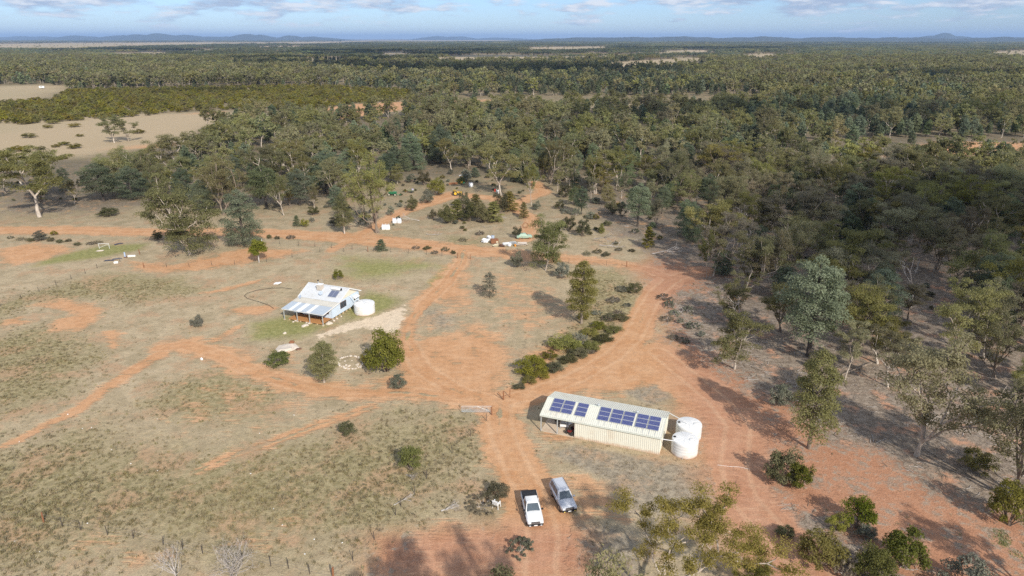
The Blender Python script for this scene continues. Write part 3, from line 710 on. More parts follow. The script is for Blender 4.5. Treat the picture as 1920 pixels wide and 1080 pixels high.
T = 'gum_tree'
for a in [
    (T, 'thick0', 357, 477, 330, 112, 'broad dense gum tree alone on bare orange dirt behind the house paddock'),
    ('cypress_pine', 'pine0', 458, 461, 356, 66, 'dense blue-grey cypress pine beside the dirt road, right of the broad lone gum'),
    (T, 'column0', 608, 717, 640, 50, 'small olive gum with white trunk between the dark bush and the stone ring'),
    (T, 'gum2', 707, 437, 285, 86, 'tall thick-trunked gum standing by four white bulk bags at the roadside'),
    (T, 'thick0', 1022, 507, 397, 76, 'dark tall gum by the fence, in front of the rubbish heap'),
    (T, 'column1', 1090, 607, 490, 60, 'slender golden-olive gum in the grass wedge above the shed'),
    ('small_tree', 'thin0', 918, 557, 512, 28, 'thin grey-green young tree in the bare paddock right of the house'),
    (T, 'gum1', 75, 407, 284, 140, 'gum with a thick white leaning trunk at the far left roadside'),
    ('round_tree', 'ball0', 486, 492, 450, 32, 'small round bright green tree with pale trunk below the roadside pine'),
    (T, 'column0', 646, 438, 362, 32, 'thin straggly tree with a bare slanting stem left of the thick roadside gum'),
    ('cypress_pine', 'pine1', 195, 378, 307, 66, 'pale blue-green pine, taller of the pair in the left roadside trees'),
    ('cypress_pine', 'pine2', 248, 373, 312, 52, 'pale blue-green pine, shorter of the pair in the left roadside trees'),
    (T, 'gum3', 318, 352, 250, 80, 'tall gum with a long forked white trunk behind the left road'),
    (T, 'gum2', 418, 402, 293, 80, 'gum with twin bare stems behind the dense blue-grey roadside pine'),
    (T, 'gum6', 533, 404, 325, 44, 'gum with a stout white lower trunk on the slope right of the roadside pine'),
    ('cypress_pine', 'pine3', 500, 388, 312, 66, 'green pine with a leaning black trunk between two white-trunked gums'),
    ('cypress_pine', 'pine1', 612, 360, 283, 70, 'spreading pale pine with dark trunk left of the thick roadside gum'),
    ('cypress_pine', 'pine0', 777, 318, 250, 46, 'grey-green pine with black trunk at the back of the machinery clearing'),
    ('cypress_pine', 'pine2', 827, 306, 240, 46, 'bright pale-green pine right of the black-trunked pine behind the clearing'),
    (T, 'gum0', 940, 366, 268, 86, 'large gum with slanting white trunk beside the yellow machine clearing'),
    (T, 'gum6', 997, 385, 298, 36, 'slim straight gum right of the big clearing gum'),
    (T, 'gum1', 1032, 345, 262, 44, 'narrow gum with pale stem at the clearing edge, behind the slim straight gum'),
    ('cypress_pine', 'pine3', 1195, 425, 345, 48, 'grey-green pine with a bare black trunk at the woodland edge above the road bend'),
    ('small_tree', 'pine1', 1090, 402, 350, 28, 'small grey-green tree above the pair of dark saplings'),
    ('cypress_pine', 'pine1', 1515, 668, 482, 116, 'largest blue-green cypress pine at the edge of the right-hand woodland'),
    (T, 'gold4', 1377, 692, 580, 100, 'brownish spreading tree with short black trunk beside the track bend'),
    (T, 'gold2', 1372, 600, 522, 66, 'brown-olive tree just behind the black-trunked spreading tree'),
    (T, 'column1', 1516, 841, 660, 86, 'yellow-olive slender gum with twin thin stems beside the right-hand track'),
    (T, 'gum6', 1325, 522, 430, 34, 'thin dark tree where the road meets the right-hand woodland'),
    ('cypress_pine', 'pine2', 1355, 515, 470, 40, 'small pale grey-green pine beside the thin dark tree at the road end'),
    (T, 'gold3', 1645, 682, 605, 100, 'tree with dark trunk leaning right above a long fallen log'),
    (T, 'gum4', 1718, 855, 628, 190, 'huge wide gum with thick pale trunk on the red dirt at right'),
    (T, 'gum2', 1900, 940, 690, 180, 'white many-stemmed gum at the right edge of the view'),
    (T, 'gum0', 1795, 694, 535, 120, 'gum with white Y-shaped limbs behind the huge wide gum'),
    (T, 'near', 1240, 1172, 958, 255, 'nearest gum, its white limbs rising over the bottom edge right of the vehicles'),
    (T, 'gold5', 1420, 1125, 1058, 80, 'low leafy gum at the bottom edge right of the nearest gum'),
    (T, 'gum5', 1935, 1110, 975, 130, 'leafy gum cut by the bottom right corner'),
]: plant_px(*a)
plant(T, 'gum2', 6.2, 34.6, 19.3, 8.5, 'top of a tall gum reaching the bottom edge left of the nearest gum')
plant(T, 'gum0', .6, 31.2, 18.0, 10, 'tall gum below the frame whose shadow dapples the grass left of the pickup')
plant(T, 'gum4', 3.8, 31.6, 17.3, 8, 'second tall gum below the frame, between two others')

S = 'shrub'
for a in [
    (S, 'dome0', 724, 696, 620, 64, 'large round bright green bush beside the track below the house', 'shrub'),
    (S, 'bush_scrub0', 692, 684, 656, 30, 'small olive bush pressed against the large round green bush', 'shrub'),
    (S, 'bush_green0', 521, 684, 660, 44, 'dark green dome bush left of the small white-trunked gum', 'shrub'),
    (S, 'bush_grey0', 748, 729, 702, 30, 'grey-green shrub on the track edge below the large round bush', 'shrub'),
    (S, 'bush_scrub1', 633, 524, 506, 20, 'olive bush on the lawn behind the house', 'shrub'),
    (S, 'bush_grey1', 371, 611, 590, 24, 'grey-green round shrub alone in the left paddock', 'shrub'),
    (S, 'bush_dark0', 203, 405, 389, 32, 'dark shrub at the roadside below the blue-green pine pair', 'shrub'),
    (S, 'bush_grey0', 76, 451, 433, 23, 'grey shrub on the near verge of the left road', 'shrub'),
    (S, 'bush_scrub0', 102, 441, 432, 13, 'tiny yellowish shrub beside the grey verge shrub', 'shrub'),
    (S, 'bush_dark1', 296, 449, 432, 20, 'small dark shrub left of the broad lone gum', 'shrub'),
    ('sapling', 'sap0', 715, 470, 449, 22, 'cone-shaped grey sapling on the fence line behind the house', 'sapling'),
    ('sapling', 'sap0', 557, 424, 404, 14, 'small blue-green sapling on the bank above the road', 'sapling'),
    (S, 'bush_scrub0', 572, 425, 410, 16, 'olive bush beside the small blue-green sapling on the bank', 'shrub'),
    (S, 'bush_dark1', 651, 814, 788, 34, 'dark bush in the paddock just below the red wheel track', 'shrub'),
    (S, 'bush_green1', 772, 882, 842, 46, 'dark green bush in the near paddock beside bleached sticks', 'shrub'),
    (S, 'bush_grey1', 970, 500, 470, 24, 'bare grey shrub left of the dark tall fence gum', 'shrub'),
    (S, 'bush_grey0', 1053, 522, 492, 26, 'grey shrub right of the dark tall fence gum', 'shrub'),
    (S, 'bush_scrub0', 1060, 652, 630, 64, 'upper of two low sprawling olive thickets in the grass wedge', 'shrub'),
    (S, 'bush_scrub1', 1000, 696, 670, 62, 'lower of two low sprawling olive thickets in the grass wedge', 'shrub'),
    (S, 'bush_dark0', 1068, 432, 405, 20, 'left of the pair of dark saplings right of the fence gum', 'shrub'),
    (S, 'bush_dark1', 1092, 443, 405, 24, 'right of the pair of dark saplings right of the fence gum', 'shrub'),
    ('sapling', 'sap1', 1128, 437, 420, 12, 'tiny bright sapling above the heap of dead branches', 'sapling'),
    ('sapling', 'sap1', 1215, 464, 425, 22, 'dark cone-shaped sapling at the woodland edge near the road bend', 'sapling'),
    (S, 'bush_dark0', 1190, 548, 530, 26, 'dark low shrub in the corner of the grass wedge', 'shrub'),
    (S, 'bush_dark0', 1468, 905, 845, 58, 'dark left half of the bush pair below the slender twin-stemmed gum', 'shrub'),
    (S, 'bush_green0', 1497, 915, 868, 46, 'bright right half of the bush pair below the slender twin-stemmed gum', 'shrub'),
    (S, 'bush_green1', 1605, 990, 938, 58, 'bright green bush among grey litter at lower right', 'shrub'),
    (S, 'bush_scrub0', 1568, 994, 962, 38, 'small olive bush touching the bright bush in the grey litter', 'shrub'),
    (S, 'bush_scrub1', 1537, 1062, 1000, 78, 'broad olive bush at lower right, nearest the right-hand track', 'shrub'),
    (S, 'dome0', 1637, 1092, 1030, 72, 'yellow-green ball bush cut by the bottom edge', 'shrub'),
    (S, 'bush_green0', 1694, 1062, 1002, 78, 'wide green bush right of the yellow-green ball bush', 'shrub'),
    (S, 'low0', 1585, 1078, 1045, 46, 'dark twiggy shrub in shade between the olive and yellow-green bushes', 'shrub'),
    (S, 'bush_grey1', 1803, 1104, 1048, 86, 'pale grey-green bush at the bottom edge near the right corner', 'shrub'),
    (S, 'bush_grey0', 1622, 1010, 985, 34, 'pale grey twiggy shrub below the bright litter bush', 'shrub'),
    (S, 'bush_dark1', 1470, 1003, 985, 34, 'flat grey shrub by the edge of the right-hand track', 'shrub'),
    (S, 'bush_scrub0', 1832, 880, 845, 62, 'olive bush left of the many-stemmed edge gum', 'shrub'),
    (S, 'bush_scrub1', 1890, 985, 905, 70, 'leafy bush at the foot of the many-stemmed edge gum', 'shrub'),
    (S, 'bush_grey0', 1465, 760, 722, 46, 'dull bush behind the slender twin-stemmed gum', 'shrub'),
    (S, 'low0', 905, 950, 934, 62, 'dark sprawling thicket beside the white chair', 'shrub'),
    (S, 'bush_dark0', 932, 932, 908, 42, 'olive shrub on the track edge behind the white chair', 'shrub'),
    (S, 'low1', 975, 1035, 1018, 50, 'thin grey thicket on the track edge in front of the pickup', 'shrub'),
    (S, 'bush_dark0', 795, 347, 320, 22, 'dark bush left at the back of the machinery clearing', 'shrub'),
    (S, 'bush_scrub1', 818, 366, 334, 30, 'large olive bush in the middle of the machinery clearing', 'shrub'),
    (S, 'bush_grey1', 800, 381, 355, 22, 'round grey-green bush in front of the large clearing bush', 'shrub'),
    (S, 'bush_dark1', 773, 395, 367, 24, 'dark bush with a white bag caught in it by the clearing', 'shrub'),
    (S, 'bush_grey0', 733, 404, 386, 13, 'little blue-grey bush between the thick gum and the bulk bags', 'shrub'),
    (S, 'bush_dark0', 811, 411, 392, 15, 'small round bush left of the dense sapling thicket', 'shrub'),
    (S, 'bush_grey0', 874, 340, 318, 21, 'grey bush beside the white sheet at the back of the clearing', 'shrub'),
    (S, 'bush_dark0', 970, 446, 425, 18, 'dark bush at the left end of the pale green wreck', 'shrub'),
    (S, 'bush_grey1', 1007, 393, 376, 16, 'round blue-green bush at the foot of the slim straight gum', 'shrub'),
    (S, 'bush_dark0', 1060, 370, 345, 24, 'dark bush below the narrow pale-stemmed gum', 'shrub'),
    (S, 'bush_dark1', 1048, 392, 374, 18, 'green bush left of the small grey-green tree', 'shrub'),
    (S, 'bush_dark0', 1148, 400, 375, 26, 'olive bush left of the bare black-trunked pine', 'shrub'),
]: plant_px(*a)
for k, (px, py, top, wp) in enumerate([(838, 418, 385, 30), (858, 412, 375, 26), (880, 415, 378, 30), (893, 405, 365, 28), (905, 417, 380, 30), (925, 415, 378, 34), (938, 400, 360, 28), (955, 396, 360, 32), (868, 392, 358, 24), (982, 409, 380, 18)]):
    plant_px('sapling', 'sap1' if k % 2 else 'bush_dark0', px, py, top, wp, 'leafy sapling in the dense thicket between clearing and road', 'sapling', 'saplings of the roadside thicket')
rv = random.Random(12)
for (px, py, top, wp) in [(1045, 360, 320, 26), (1108, 372, 330, 24), (1140, 385, 345, 26), (1165, 372, 325, 28), (1120, 350, 305, 26), (1180, 398, 355, 26), (1075, 385, 350, 22), (1210, 402, 350, 32), (1215, 372, 320, 30), (1165, 415, 390, 18), (590, 392, 350, 26), (668, 372, 330, 28), (700, 350, 305, 28), (745, 345, 308, 24), (720, 330, 290, 26), (965, 340, 300, 26), (1000, 350, 312, 24)]:
    plant_px('small_tree', rv.choice(('pine1', 'pine3', 'grey0', 'gum3', 'column0')), px, py, top, wp, 'small pale green tree scattered over the bank behind the upper road', 'tree', 'small trees on the bank behind the road')
for k in range(46):
    px, py = rv.choice(((rv.uniform(1035, 1235), rv.uniform(355, 470)), (rv.uniform(560, 700), rv.uniform(375, 425)), (rv.uniform(760, 1000), rv.uniform(325, 345)), (rv.uniform(1040, 1230), rv.uniform(345, 440))))
    wp = rv.uniform(8, 20); plant_px('bank_shrub', rv.choice(('bush_dark0', 'bush_grey0', 'bush_grey1', 'bush_scrub0', 'low1', 'sap0')), px, py, py - wp * rv.uniform(.5, .9), wp, 'waist-high shrub scattered over the bank behind the upper road', 'shrub', 'shrubs on the bank behind the road')
for (px, py) in [(20, 447), (40, 450), (58, 452), (95, 452), (112, 455), (128, 453), (145, 460), (172, 458), (185, 456), (505, 447), (520, 448), (545, 447), (780, 466), (800, 467), (815, 475), (835, 470), (850, 476), (868, 452), (900, 440), (1100, 478), (1120, 474), (1135, 480), (1160, 470), (1185, 472)]:
    plant_px('verge_shrub', 'low0' if rv.random() < .6 else 'bush_dark1', px, py, py - rv.uniform(5, 8), rv.uniform(10, 18), 'ankle-high dark shrub on the verge of the upper dirt road', 'shrub', 'low shrubs along the upper road')
for (px, py) in [(1255, 575), (1265, 590), (1245, 560), (1290, 585), (1275, 605), (1262, 635), (1280, 640), (1300, 615), (1315, 630), (1250, 600), (1175, 575), (1160, 590), (1150, 565), (1165, 545), (1140, 600), (1120, 590), (1130, 640), (1105, 660)]:
    plant_px('heath_shrub', 'low0' if rv.random() < .5 else 'low1', px, py, py - rv.uniform(6, 11), rv.uniform(14, 28), 'knee-high shrub in the rough grass beside the curving dirt road', 'shrub', 'low shrubs beside the curving road')
for (px, py, wp) in [(1165, 600, 30), (1150, 622, 34), (1128, 640, 40), (1108, 655, 36), (1086, 668, 38), (1064, 680, 34), (1038, 694, 36), (1030, 672, 30), (1012, 708, 32), (990, 718, 28), (972, 728, 24), (1085, 642, 34), (1102, 628, 36), (1122, 614, 30), (1140, 598, 26), (1095, 598, 24), (1075, 655, 30)]:
    plant_px('belt_shrub', rv.choice(('bush_scrub0', 'bush_scrub1', 'low1', 'bush_dark1')), px, py, py - wp * rv.uniform(.28, .48), wp, 'olive shrub in the belt along the left side of the curving road above the shed', 'shrub', 'shrub belt beside the curving road')
for (px, py, wp) in [(40, 283, 30), (75, 281, 20), (20, 281, 16), (140, 278, 26), (55, 258, 26), (90, 240, 18), (140, 238, 22), (150, 256, 14), (120, 272, 20), (100, 232, 22), (45, 233, 20), (260, 250, 22), (105, 276, 16)]:
    plant_px('paddock_shrub', 'bush_scrub0' if rv.random() < .6 else 'bush_dark0', px, py, py - wp * .36, wp, 'olive shrub dotting the pale paddock at far left', 'shrub', 'shrubs of the far left paddock')
for (px, py, top, wp) in [(215, 268, 216, 52), (242, 266, 222, 36)]:
    plant_px(T, 'gum0', px, py, top, wp, 'one of two gums standing at the near corner of the pale left paddock', 'tree', 'gums at the paddock corner')

# ------------------------------------------------------------------ scattered woodland
npr = np.random.default_rng(99)
def candidates(poly, per_ha, mind):
    pts = [gp(*p) for p in poly]; a = np.array(pts); lo, hi = a.min(0), a.max(0)
    n = int((hi - lo).prod() / 1e4 * per_ha); P = npr.random((n, 2)) * (hi - lo) + lo
    P = P[inside(P[:, 0], P[:, 1], pts)]
    if mind:                                        # keep stems apart, grid test
        cell = {}; keep = []
        for i, (x, y) in enumerate(P):
            k = (int(x // mind), int(y // mind))
            if any(cell.get((k[0] + dx, k[1] + dy), 0) for dx in (-1, 0, 1) for dy in (-1, 0, 1) if (dx, dy) == (0, 0)): continue
            cell[k] = 1; keep.append(i)
        P = P[keep]
    return P
def open_view(P, h):
    """drop trees whose crown would hide a paddock or clearing seen behind them"""
    px, py = to_px(P[:, 0], P[:, 1], h); py = np.maximum(py, HORIZON + 1.5)
    t_ = CAM_H / (SP - (540 - py) / FPX * CP); X = (px - 960) / FPX * t_; Y = (CP + (540 - py) / FPX * SP) * t_
    return P[(union(X, Y, m_poly, FIELDS) < .5) & (union(X, Y, m_poly, BARE[18:]) < .5)]
def patchy(P, s, ph=0.):
    return np.sin(P[:, 0] / s + ph + 1.7 * np.sin(P[:, 1] / (s * 2.1))) * np.sin(P[:, 1] / (s * 1.6) + 2 * np.sin(P[:, 0] / (s * 1.9) + ph)) * .5 + .5
def clear_of(P, useroad=True):
    if len(P) == 0: return P
    ok = np.ones(len(P), bool)
    for (x, y, r) in USED: ok &= (P[:, 0] - x) ** 2 + (P[:, 1] - y) ** 2 > (r + .6) ** 2
    if useroad:
        x, y = P[:, 0], P[:, 1]
        ok &= union(x, y, m_line, ROADS) < .35
        ok &= union(x, y, m_poly, BARE[18:]) < .45
        ok &= union(x, y, m_poly, FIELDS) < .5
    return P[ok]
R_NEAR = [(1215, 345), (1225, 435), (1320, 465), (1335, 520), (1375, 580), (1440, 660), (1500, 700), (1600, 745), (1680, 745), (1760, 690), (1850, 750), (1930, 830), (2010, 900), (2060, 700), (2060, 305), (1820, 312), (1640, 330), (1480, 335), (1300, 325)]
C_NEAR = [(255, 300), (330, 262), (430, 235), (640, 222), (900, 206), (1400, 207), (1330, 300), (1300, 325), (1225, 345), (1140, 372), (1050, 352), (980, 345), (900, 325), (800, 325), (740, 335), (690, 375), (640, 398), (560, 385), (480, 392), (420, 398), (330, 405), (262, 362)]
L_NEAR = [(-60, 340), (-60, 392), (60, 380), (150, 385), (290, 362), (290, 335)]
GUMW = {}
def wood_label(k, x, y, H, gold, ispine):
    px, py = to_px(x, y)
    big = ('tall', 'middling', 'short')[0 if H > (10.2 if ispine else 12.5) else 1 if H > (8.6 if ispine else 9.5) else 2]
    kind = 'blue-green pine' if ispine else 'yellowish gum' if gold else 'grey-olive gum'
    where = {'R': 'shaded woodland right of the road', 'C': 'open woodland behind the machinery clearing', 'L': 'grove behind the white leaning gum'}[k]
    row = ('front', 'middle', 'back')[(0 if py > 520 else 1 if py > 430 else 2) if k == 'R' else (0 if py > 365 else 1 if py > 330 else 2)]
    side = '' if k == 'L' else ('left', 'central', 'right')[(0 if px < 1480 else 1 if px < 1720 else 2) if k == 'R' else (0 if px < 480 else 1 if px < 860 else 2)] + ' '
    return f'{big} {kind} in the {side}{row} rows of the {where}'
def grp(k, gumlab, pinelab, g1, g2): GUMW[k] = (gumlab, pinelab, g1, g2)
grp('R', 'olive gum crowded among others in the shaded woodland right of the road', 'blue-green pine crowded among gums in the shaded woodland right of the road', 'gums of the right-hand woodland', 'pines of the right-hand woodland')
grp('C', 'olive gum in the open woodland behind the upper road and machinery clearing', 'blue-green pine in the open woodland behind the upper road and machinery clearing', 'gums of the middle woodland', 'pines of the middle woodland')
grp('L', 'olive gum in the grove at far left behind the white leaning gum', 'blue-green pine in the grove at far left behind the white leaning gum', 'gums of the left grove', 'pines of the left grove')
pool = []
for k, poly, dens, mind, pf in (('R', R_NEAR, 205, 4.8, .14), ('C', C_NEAR, 140, 5.4, .34), ('L', L_NEAR, 120, 5, .15)):
    P = clear_of(candidates(poly, dens, mind)); P = open_view(P, 11.) if k != 'R' else P
    for x, y in P: pool.append((k, x, y, npr.random() < pf))
pool.sort(key=lambda q: math.hypot(q[1], q[2]))
far_g, far_p = [], []; ng = npn = 0
px_all = to_px(np.array([q[1] for q in pool]), np.array([q[2] for q in pool]))[0]
for (k, x, y, ispine), px in zip(pool, px_all):
    vis = -70 < px < 1990
    if ispine and npn < 80 and vis:
        npn += 1; H = rv.uniform(7, 12)
        plant('cypress_pine', f'pine{rv.randrange(4)}', x, y, H, H * rv.uniform(.5, .75), wood_label(k, x, y, H, 0, 1), 'tree', GUMW[k][3])
    elif not ispine and ng < 250 and vis:
        ng += 1; H = rv.choice((rv.uniform(6, 10), rv.uniform(10, 16), rv.uniform(11, 16)))
        gold = rv.random() > .86
        plant(T, f"{'gold' if gold else 'grey' if k == 'R' and rv.random() < .65 else 'gum'}{rv.randrange(len(GUMS))}", x, y, H, H * rv.uniform(.58, .9), wood_label(k, x, y, H, gold, 0), 'tree', GUMW[k][2])
    else: (far_p if ispine else far_g).append((x, y))

# ------------------------------------------------------------------ instanced far vegetation and ground cover (geometry nodes)
def scatter(name, protos, P, S, label, idx=None, zrot=True):
    """one stuff object: points with per-point prototype index, turn and scale"""
    col = bpy.data.collections.new(name + '_kinds')
    for i, me in enumerate(protos): col.objects.link(bpy.data.objects.new(f'{name}_{i:02d}', me))
    n = len(P); P3 = np.c_[P, np.zeros(n)] if P.shape[1] == 2 else P
    me = bpy.data.meshes.new(name); me.vertices.add(n); me.vertices.foreach_set('co', P3.astype(np.float32).ravel())
    a = me.attributes.new('pick', 'INT', 'POINT'); a.data.foreach_set('value', (npr.integers(0, len(protos), n) if idx is None else idx).astype(np.int32))
    a = me.attributes.new('turn', 'FLOAT_VECTOR', 'POINT'); rot = np.zeros((n, 3), np.float32); rot[:, 2] = npr.random(n) * 6.283; a.data.foreach_set('vector', rot.ravel())
    a = me.attributes.new('size', 'FLOAT_VECTOR', 'POINT'); a.data.foreach_set('vector', np.asarray(S, np.float32).ravel())
    o = tag(link(name, me), label, kind='stuff')
    g = bpy.data.node_groups.new(name + '_nodes', 'GeometryNodeTree')
    g.interface.new_socket('Geometry', in_out='INPUT', socket_type='NodeSocketGeometry'); g.interface.new_socket('Geometry', in_out='OUTPUT', socket_type='NodeSocketGeometry')
    gi = g.nodes.new('NodeGroupInput'); go = g.nodes.new('NodeGroupOutput')
    ci = g.nodes.new('GeometryNodeCollectionInfo'); ci.inputs[0].default_value = col; ci.inputs[1].default_value = True; ci.inputs[2].default_value = True
    ip = g.nodes.new('GeometryNodeInstanceOnPoints'); ip.inputs['Pick Instance'].default_value = True
    def na(nm, dt):
        nd = g.nodes.new('GeometryNodeInputNamedAttribute'); nd.data_type = dt; nd.inputs[0].default_value = nm; return nd.outputs[0]
    g.links.new(gi.outputs[0], ip.inputs['Points']); g.links.new(ci.outputs[0], ip.inputs['Instance'])
    g.links.new(na('pick', 'INT'), ip.inputs['Instance Index'])
    er = g.nodes.new('FunctionNodeEulerToRotation'); g.links.new(na('turn', 'FLOAT_VECTOR'), er.inputs[0]); g.links.new(er.outputs[0], ip.inputs['Rotation'])
    g.links.new(na('size', 'FLOAT_VECTOR'), ip.inputs['Scale']); g.links.new(ip.outputs[0], go.inputs[0])
    md = o.modifiers.new('scatter', 'NODES'); md.node_group = g
    return o
def sizes(n, lo, hi, ratio=(.85, 1.15)):
    s = npr.uniform(lo, hi, n); r = npr.uniform(*ratio, n); return np.stack([s * r, s * r, s], -1)

mid_g = []
for i, kw in enumerate(GUMS):
    g_ = gum(120 + i, 12, 8.5, levels=3, **kw); mid_g.append(joined(f'mid_gum{i}', g_, L_GUM, B_PALE, max(14, 2600 // len(g_[1])), .52, aspect=.55)[0])
mid_p = [joined(f'mid_pine{i}', pine(140 + i, 9, 4.8), L_PINE, B_DARK, 60, .40, droop=-.1, aspect=.6)[0] for i in range(3)]
low_g = []
for i, kw in enumerate(GUMS[:5]):
    g_ = gum(220 + i, 12, 9, levels=2, **kw); low_g.append(joined(f'low_gum{i}', g_, L_GUM, B_PALE, max(8, 420 // len(g_[1])), 1.25, aspect=.65)[0])
low_p = [joined(f'low_pine{i}', pine(240 + i, 9, 5, .1, 40), (L_PINE, L_SHADEFOREST, L_SHADEFOREST)[i], B_DARK, 9, .95, aspect=.7)[0] for i in range(3)]
DARK_SHADE_MID = [gp(*p) for p in [(560, 112), (1420, 106), (1330, 128), (1300, 150), (1340, 182), (800, 178), (700, 150), (560, 130)]]  # middle-distance area given the leaves darkened for cloud shade
DARK_SHADE_FAR = [gp(*p) for p in [(200, 83), (1200, 84), (1200, 99), (1000, 114), (560, 118), (200, 112)]]  # far area given the same leaves, dark by species and painted shade
scr = [joined(f'scrub{i}', bush(260 + i, 4.6, 6.2, 30, .9), L_SCRUB, B_MID, 34, .55, droop=0, aspect=.6)[0] for i in range(4)]

FG = [(-90, 116), (-90, 160), (120, 162), (120, 168), (300, 164), (600, 160), (780, 172), (780, 190), (900, 184), (1400, 182), (1420, 195), (1340, 206), (1300, 262), (1640, 268), (1640, 300), (1480, 335), (1300, 325), (1330, 300), (1400, 207), (2060, 150), (2060, 116)]
MIDB = [(-90, 113), (-90, 160), (60, 158), (125, 161), (130, 170), (300, 166), (600, 162), (780, 172), (770, 188), (1000, 180), (1420, 180), (1420, 200), (1330, 212), (1330, 300), (1500, 265), (1760, 258), (2060, 262), (2060, 113)]
P = clear_of(candidates(MIDB, 190, 5.0), True)
P = open_view(P, 8.0); P = P[(npr.random(len(P)) < .45 + .6 * patchy(P, 55))]
d = np.hypot(P[:, 0], P[:, 1])
near = d < 620; isp = npr.random(len(P)) < .75 * patchy(P, 90, 1.) ** 1.5
add_g = np.array(far_g).reshape(-1, 2); add_p = np.array(far_p).reshape(-1, 2)
Pg = np.concatenate([add_g, P[near & ~isp]]); Pp = np.concatenate([add_p, P[near & isp]])
LOWB = [(1230, 268), (1420, 262), (1640, 262), (1900, 300), (2060, 300), (2060, 318), (1640, 332), (1300, 330)]
Q = open_view(clear_of(candidates(LOWB, 50, 6.0)), 5.0); Pg = np.concatenate([Pg, Q[::2]]); Pp = np.concatenate([Pp, Q[1::2]])
scatter('distant_gums', mid_g, Pg, sizes(len(Pg), .6, 1.4), 'olive gum woodland filling the middle distance')
scatter('distant_pines', mid_p, Pp, sizes(len(Pp), .75, 1.4), 'blue-green pines mixed through the middle distance woodland')
Pf = P[~near]; isp = isp[~near]
scatter('woodland', low_g + low_p, Pf, sizes(len(Pf), .6, 1.5), 'dark unbroken woodland stretching towards the plain', idx=np.where(inside(Pf[:, 0], Pf[:, 1], DARK_SHADE_MID) & (npr.random(len(Pf)) < .72), npr.integers(6, 8, len(Pf)), np.where(isp, 5, npr.integers(0, 5, len(Pf)))))
SCR = [(-90, 196), (-90, 232), (60, 232), (200, 223), (320, 213), (420, 206), (600, 205), (640, 201), (780, 190), (772, 172), (600, 162), (300, 167), (125, 172), (100, 190)]
P = candidates(SCR, 430, 4.2); P = P[union(P[:, 0], P[:, 1], m_poly, BARE[18:]) < .5]
scatter('olive_scrub', scr, P, sizes(len(P), .6, 1.3), 'dense low olive scrub with rounded tops beyond the left paddock')
# knee and waist high heath in the shaded clearing and through the woods
HEATH = [(1230, 268), (1420, 258), (1900, 290), (2060, 290), (2060, 335), (1640, 345), (1300, 345)]
P = np.concatenate([open_view(clear_of(candidates(HEATH, 520, 3)), 1.0), clear_of(candidates(C_NEAR, 75, 5)), clear_of(candidates(R_NEAR, 80, 5)), clear_of(candidates(L_NEAR, 70, 5)), clear_of(candidates([(690, 340), (1000, 330), (1230, 350), (1240, 470), (1000, 440), (700, 425)], 160, 3)), clear_of(candidates([(1330, 520), (1440, 640), (1700, 740), (2000, 850), (2000, 600), (1500, 480)], 110, 4))])
hb_ = [joined(f'heath{i}', bush(280 + i, 2.2, 3.2, 24, .8), (L_SCRUB, L_DARK, L_GREY)[i], B_MID, 40, .30, droop=0, aspect=.6)[0] for i in range(3)]
scatter('undergrowth', hb_, P, sizes(len(P), .25, .8), 'olive and grey undergrowth between the woodland trees')
# far plain: copses, one prototype is a patch of some thirty crowns
def copse(seed, Wp, n, H, lm):
    rg = np.random.default_rng(seed); cl = []; paths = []
    for _ in range(n):
        x, y = (rg.random(2) - .5) * Wp; h = H * rg.uniform(.7, 1.15)
        paths.append(([np.array([x, y, -.3]), np.array([x, y, h * .6])], [.3, .2]))
        for _ in range(4): cl.append((x + rg.normal() * 1.5, y + rg.normal() * 1.5, h * rg.uniform(.42, .92), 2.3, 1.7, rg.uniform(.1, .9)))
    return joined(f'copse{seed}', (paths, cl), lm, B_MID, 12, 1.7, aspect=.75)[0]
cps = [copse(300 + i, 62, 34, 11, (L_GUM, L_GUM, L_PINE, L_SHADEFOREST)[i]) for i in range(4)]
def far_pts(y0, y1, spacing):
    n = int(.8 * (y1 ** 2 - y0 ** 2) / spacing ** 2); Y = np.sqrt(npr.random(n) * (y1 ** 2 - y0 ** 2) + y0 ** 2); X = (npr.random(n) * 2 - 1) * .82 * Y
    P = np.stack([X, Y], -1); P = P[union(P[:, 0], P[:, 1], m_poly, FIELDS) < .45]; P = open_view(P, 8.0); return P[npr.random(len(P)) < .5 + .6 * patchy(P, 260)]
Pa = far_pts(1780, 6000, 52); Pb = far_pts(6000, 17000, 190)
pxb, pyb = to_px(Pb[:, 0], Pb[:, 1]); Pb = Pb[~((pxb < 700) & (npr.random(len(Pb)) < .62))]
Pc = np.concatenate([Pa, Pb])
scatter('far_forest', cps, Pc, np.concatenate([sizes(len(Pa), .85, 1.15), np.stack([npr.uniform(2.4, 3.6, len(Pb)), npr.uniform(2.4, 3.6, len(Pb)), npr.uniform(1.0, 1.4, len(Pb))], -1)]), 'dark forest and scattered copses out to the hills', idx=np.where(inside(Pc[:, 0], Pc[:, 1], DARK_SHADE_FAR) & (npr.random(len(Pc)) < .8) | (npr.random(len(Pc)) < patchy(Pc, 500, 2.) ** 2), 3, npr.integers(0, 3, len(Pc))))
n = 1400; Y = npr.uniform(700, 4200, n); X = (npr.random(n) * 2 - 1) * .8 * Y; P = np.stack([X, Y], -1); P = P[union(X, Y, m_poly, FIELDS[2:]) > .5]
n2 = 900; Y = npr.uniform(4200, 12000, n2); X = (npr.random(n2) * 2 - 1) * .8 * Y; P = np.concatenate([P, np.stack([X, Y], -1)[union(X, Y, m_poly, FIELDS[7:]) > .5]])
scatter('paddock_trees', low_g[:3], P, sizes(len(P), .6, 1.0), 'sparse single trees dotted over the far pale paddocks')

